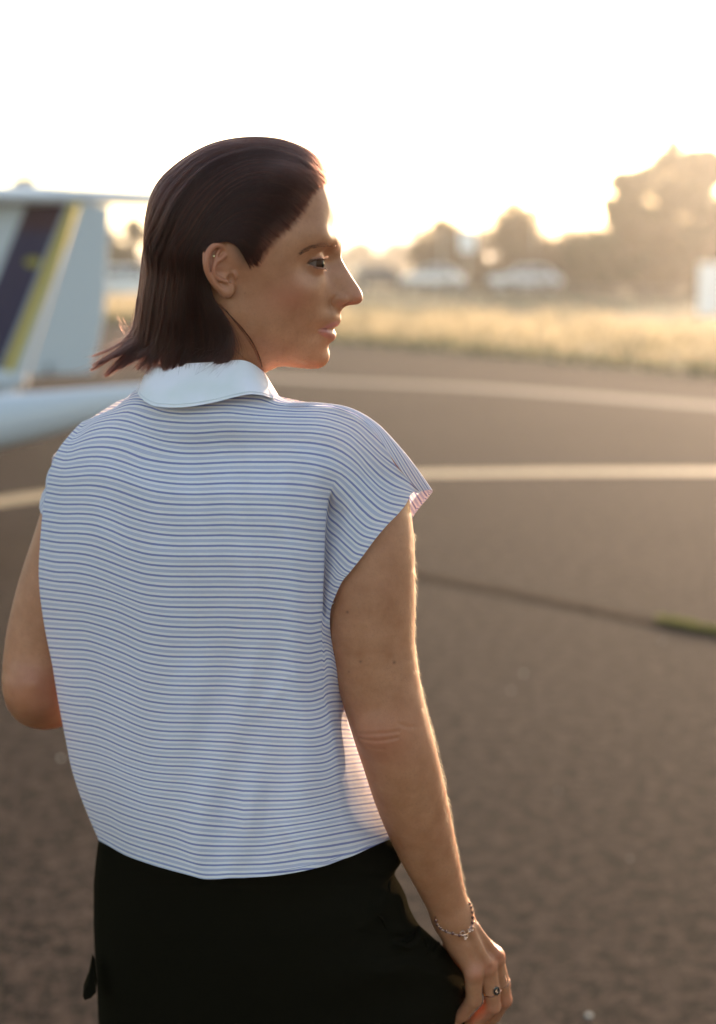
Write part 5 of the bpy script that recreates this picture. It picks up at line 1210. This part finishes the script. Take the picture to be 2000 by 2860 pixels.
for i in range(len(q)):
    x = (L_[i] + Rr[i]) / 2 + (Rr[i] - L_[i]) / 2 * np.sin(th)
    yc = 1.560 - .055 * np.sin(th); y = yc - B_[i] * np.cos(th)
    rt = np.exp(-((th - 1.25) / .42)**2)
    # gathered pocket: ridges that fan out from the hip corner
    y = y + .040 * np.exp(-((th - 1.35) / .5)**2) * ss((q[i] - 2080) / 70.)
    a_ = np.arctan2(q[i] - 1925., np.maximum(x - 780., 1)); dist = np.hypot(q[i] - 1925., x - 820.)
    X_ = (x * 1.0); Qy = np.full(145, q[i])
    for crv, amp, wd_ in FOLDS:
        dd = np.full(145, 1e3)
        for (ax_, ay_), (bx_, by_) in zip(crv[:-1], crv[1:]):
            tt_ = np.clip(((X_ - ax_) * (bx_ - ax_) + (Qy - ay_) * (by_ - ay_)) / ((bx_ - ax_)**2 + (by_ - ay_)**2), 0, 1); dd = np.minimum(dd, np.hypot(X_ - ax_ - tt_ * (bx_ - ax_), Qy - ay_ - tt_ * (by_ - ay_)))
        y = y - amp * np.exp(-(dd / wd_)**2) * (np.cos(th) > -.1)
    y = y - .012 * rt * np.exp(-((q[i] - 2040) / 60.)**2) + .0025 * rt * np.sin(a_ * 16 + .8) * np.clip(dist / 120., 0, 1) * np.exp(-((q[i] - 2075) / 85)**2)
    y = y + .003 * np.sin(q[i] * .05 + th * 4) * ss((q[i] - 1960) / 80) * np.exp(-((th - .9) / .6)**2) + .002 * np.sin(th * 9 + q[i] * .012)
    TP[i] = D(x, np.full(145, q[i]), y)
nr, nc = TP.shape[:2]; i, j = np.meshgrid(np.arange(nr - 1), np.arange(nc - 1), indexing='ij'); a = (i * nc + j).ravel()
tv = [TP.reshape(-1, 3)]; tf = [np.stack([a, a + nc, a + nc + 1, a + 1], 1)]; n0 = nr * nc
base = TP[-1].mean(0); legs = ((base[0] - .082, 1.56, .088), (base[0] + .085, 1.49, .088))
for lx, ly, lr in legs:
    zz = np.linspace(base[2] + .05, .03, 24); u = np.linspace(0, 2 * math.pi, 40)
    G = np.array([[(lx + (lr - .02 * (1 - z)) * math.cos(a) * (1 + .03 * math.sin(z * 40 + a * 2)), ly + (lr + .01 - .02 * (1 - z)) * math.sin(a), z) for a in u] for z in zz])
    i, j = np.meshgrid(np.arange(23), np.arange(39), indexing='ij'); a = (i * 40 + j).ravel(); tf.append(np.stack([a, a + 1, a + 41, a + 40], 1) + n0); tv.append(G.reshape(-1, 3)); n0 += 24 * 40
yk = rows[-2][61:][::-1]; yk = path(yk, 30)
yoke = np.stack([yk, yk * .45 + FX[0] * .55 + (0, .006, .004), FX[0]])
y0_ = yoke.reshape(-1, 3); i, j = np.meshgrid(np.arange(2), np.arange(29), indexing='ij'); a = (i * 30 + j).ravel()
yo = mesh('yoke', y0_, np.stack([a, a + 30, a + 31, a + 1], 1), BL, bl); attr(yo.data, 'stripe', np.repeat(np.linspace(-8, -2, 3), 30)); attr(yo.data, 'across', np.tile(np.linspace(0, 1, 30), 3))
tro = mesh('trousers', np.concatenate(tv), np.concatenate(tf), TRM, person)
from mathutils.bvhtree import BVHTree
TB = BVHTree.FromPolygons([tuple(p) for p in np.concatenate(tv).tolist()], np.concatenate(tf).tolist())
def ontro(px, py, off):
    o = Vector((0, 0, CAM_H)); d = Vector(at(px, py, 1.0)) - o; d.normalize(); h = TB.ray_cast(o, d)[0]
    return np.array(h - d * off) if h is not None else None
for crv, r_ in (([(297,440),(283,462),(274,490),(276,515)],.0022), ([(318,746),(335,762),(352,768),(378,760),(400,736),(409,700),(406,672)],.0030), ([(330,742),(352,744),(372,726),(384,700)],.0022), ([(448,800),(462,765),(466,735),(455,705)],.0024), ([(478,790),(492,765),(500,748)],.0022), ([(420,720),(440,745),(446,775)],.0020), ([(220,620),(245,650),(262,690)],.0016), ([(610,950),(618,985),(606,1005)],.0030)):
    p_ = [ontro(922 + u * .6065, 2179 + v * .6065, .0004) for u, v in crv]; p_ = [p for p in p_ if p is not None]
    if len(p_) < 3: continue
    p_ = path(np.array(p_), 18); w_ = np.sin(np.linspace(.05, math.pi - .05, 18))
    m = MB(); m.tube(p_, 1.15 * r_ * (.25 + .75 * w_), 10); o = m.build('pocket_fold', TRM); o.parent = tro
fl = [(207,2138),(213,2150),(217,2200),(206,2211),(192,2216),(188,2207),(199,2178)]
m = MB(); m.prism([tuple(D(x, y, 1.575)) for x, y in fl], (.004, -.028, 0)); o = m.build('pocket_flap', TRM); o.parent = tro
# shoes
SHM = mat('shoe_leather', (.02, .018, .016), .35)
for lx, ly, lr in legs:
    m = MB()
    for zc, sx, sy, dy in ((.012, .046, .13, .05),):
        rings = []
        for t in np.linspace(0, 1, 9):
            r_ = []
            for a in np.linspace(0, 2 * math.pi, 18, endpoint=False): r_.append((lx + .045 * (1 - .35 * t * t) * math.cos(a), ly + .05 + (.125 - .05 * t) * math.sin(a) - .05 * t, .002 + .085 * t))
            rings.append(r_)
        m.loft(rings)
    o = m.build('shoe', SHM); o.parent = person; o.matrix_parent_inverse = person.matrix_world.inverted()
# ---- jewellery, laid on the skin
from mathutils.bvhtree import BVHTree
AB = BVHTree.FromPolygons([tuple(p) for p in BODY_V[1].tolist()], (BODY_F[1] - nH).tolist())
EB = BVHTree.FromPolygons([tuple(p) for p in BODY_V[0].tolist()], BODY_F[0].tolist())
def onskin(px, py, off, tree=None, dflt=1.49):
    o = Vector((0, 0, CAM_H)); d = Vector(at(px, py, 1.0)) - o; d.normalize(); h = (tree or AB).ray_cast(o, d)[0]
    if h is None: return at(px, py, dflt)
    return np.array(h - d * off)
def sk(u, v, off, dflt=1.499): return onskin(1100 + u * .24907, 2400 + v * .24907, off, None, dflt)
GOLD = mat('rose_gold', (.80, .46, .32), .22, .5, 1.0); ONYX = mat('onyx', (.012, .011, .012), .12, .6); STONE = mat('garnet', (.10, .03, .025), .15, .6)
def onp(m, name, mt, par, ): 
    o = m.build(name, mt); o.parent = par
    if par is person: o.matrix_parent_inverse = person.matrix_world.inverted()
    return o
br_pts = [(462,640,1.505),(474,690,1.496),(500,745,1.489),(535,785,1.484),(590,816,1.481),(660,836,1.479),(735,852,1.478),(800,850,1.478),(850,805,1.479),(880,735,1.482),(890,665,1.487),(882,600,1.493),(865,545,1.500),(838,475,1.510)]
bp_ = path(np.array([sk(u, v, .0012, y) for u, v, y in br_pts]), 70)
hid = path(np.array([bp_[-1], zk(800, 440, 1.522), zk(640, 470, 1.526), zk(500, 560, 1.520), bp_[0]]), 24)
m = MB(); m.tube(np.concatenate([bp_, hid[1:-1]]), .00045, 6); brac = onp(m, 'bracelet', GOLD, person)
for u, v, y in [(470,690,1.497),(489,735,1.490),(521,775,1.485),(585,808,1.481),(660,834,1.479),(737,856,1.477),(883,712,1.482),(884,652,1.487),(880,592,1.492),(866,538,1.500),(850,500,1.506)]:
    c = sk(u, v, .0016, y); m = MB(); m.ball(c, .0017, 10, 7); onp(m, 'bead', STONE, brac)
    m = MB(); m.ball(c + (0.0006, -.0006, .0013), .0010, 8, 6); onp(m, 'link', GOLD, brac)
def ringm(c, r, t, nrm=(0, -1, .1)):
    nrm = Vector(nrm).normalized(); u = nrm.orthogonal().normalized(); w = nrm.cross(u); m = MB()
    P = [np.array(c) + r * (math.cos(a) * np.array(u) + math.sin(a) * np.array(w)) for a in np.linspace(0, 2 * math.pi, 22)]; m.tube(P, t, 6, False); return m
for u, v, r_ in ((772,830,.0022),(810,862,.0021),(874,776,.0022),(850,800,.0014),(800,885,.0013)): onp(ringm(sk(u, v, .0018), r_, .00055), 'charm', GOLD, brac)
# ring with an oval black stone
def finger_band(A, B, t, r, name, th=.00055, tilt=(0, 0, 0)):
    a, b = np.array(A), np.array(B); c = a + (b - a) * t; ax = Vector(b - a).normalized(); ax = (ax + Vector(tilt)).normalized()
    return onp(ringm(c, r, th, ax), name, GOLD, person), c
rg = fing['ring']; band, c = finger_band(rg[1][0], rg[2][0], 1.0, .0099, 'ring', .0007)
oc = sk(1152, 1478, .0012)
m = MB(); m.ball((0, 0, 0), (.0040, .0013, .0054), 20, 10); m.v = [tuple(np.array(Matrix.Rotation(R(12), 3, 'Z') @ Vector(p)) + oc) for p in m.v]; onp(m, 'stone', ONYX, band)
for a in np.linspace(0, 2 * math.pi, 26, endpoint=False):
    p = Matrix.Rotation(R(12), 3, 'Z') @ Vector((.0041 * math.cos(a), -.0002, .0055 * math.sin(a))); m = MB(); m.ball(oc + np.array(p), .00052, 6, 4); onp(m, 'bead', GOLD, band)
m = MB(); q = [Matrix.Rotation(R(12), 3, 'Z') @ Vector(p) for p in ((0, -.0014, .0024), (.0015, -.0014, 0), (0, -.0014, -.0024), (-.0015, -.0014, 0), (0, -.0014, .0024))]; m.tube([oc + np.array(p) for p in q], .0002, 5)
q = [Matrix.Rotation(R(12), 3, 'Z') @ Vector(p) for p in ((0, -.00145, .0011), (.0007, -.00145, 0), (0, -.00145, -.0011), (-.0007, -.00145, 0), (0, -.00145, .0011))]; m.tube([oc + np.array(p) for p in q], .00018, 5); onp(m, 'emblem', GOLD, band)
mg = fing['middle']; band2, c = finger_band(mg[1][0], mg[2][0], .98, .0099, 'ring', .00055, (.0, .0, 0))
for k_, u in enumerate((1252, 1262, 1270, 1266)): m = MB(); m.ball(sk(u - 6, 1315 + k_ * 20, .0006, 1.515), .0010, 7, 5); onp(m, 'stone', GOLD, band2)
# small stud in the ear rim
ec = onskin(560 + 397 * .09582, 640 + 790 * .09582, .0006, EB); m = ringm(ec, .0011, .0005, (0.2, -1, .2)); m.ball(ec + (0, -.0006, -.0003), (.0008, .0006, .0011), 8, 6); onp(m, 'ear_stud', mat('bright_gold', (.95, .80, .50), .15, .5, 1.0), person)
# ---- low evening haze over the field, added partly to stand in for lens flare
m = MB(); m.box((0, 850, 21.0), (3700, 3000, 44.0)); hz = m.build('haze', None, None, False); tag(hz, 'thin golden evening haze over the airfield, partly standing in for lens flare', None, None, 'stuff')
hm = bpy.data.materials.new('haze_air'); hm.use_nodes = True; t = hm.node_tree; t.nodes.clear(); o = t.nodes.new('ShaderNodeOutputMaterial'); pv = t.nodes.new('ShaderNodeVolumePrincipled')
pv.inputs['Density'].default_value = .0008; pv.inputs['Anisotropy'].default_value = .80; pv.inputs['Color'].default_value = (1, .97, .93, 1)
t.links.new(pv.outputs[0], o.inputs['Volume']); hz.data.materials.append(hm)
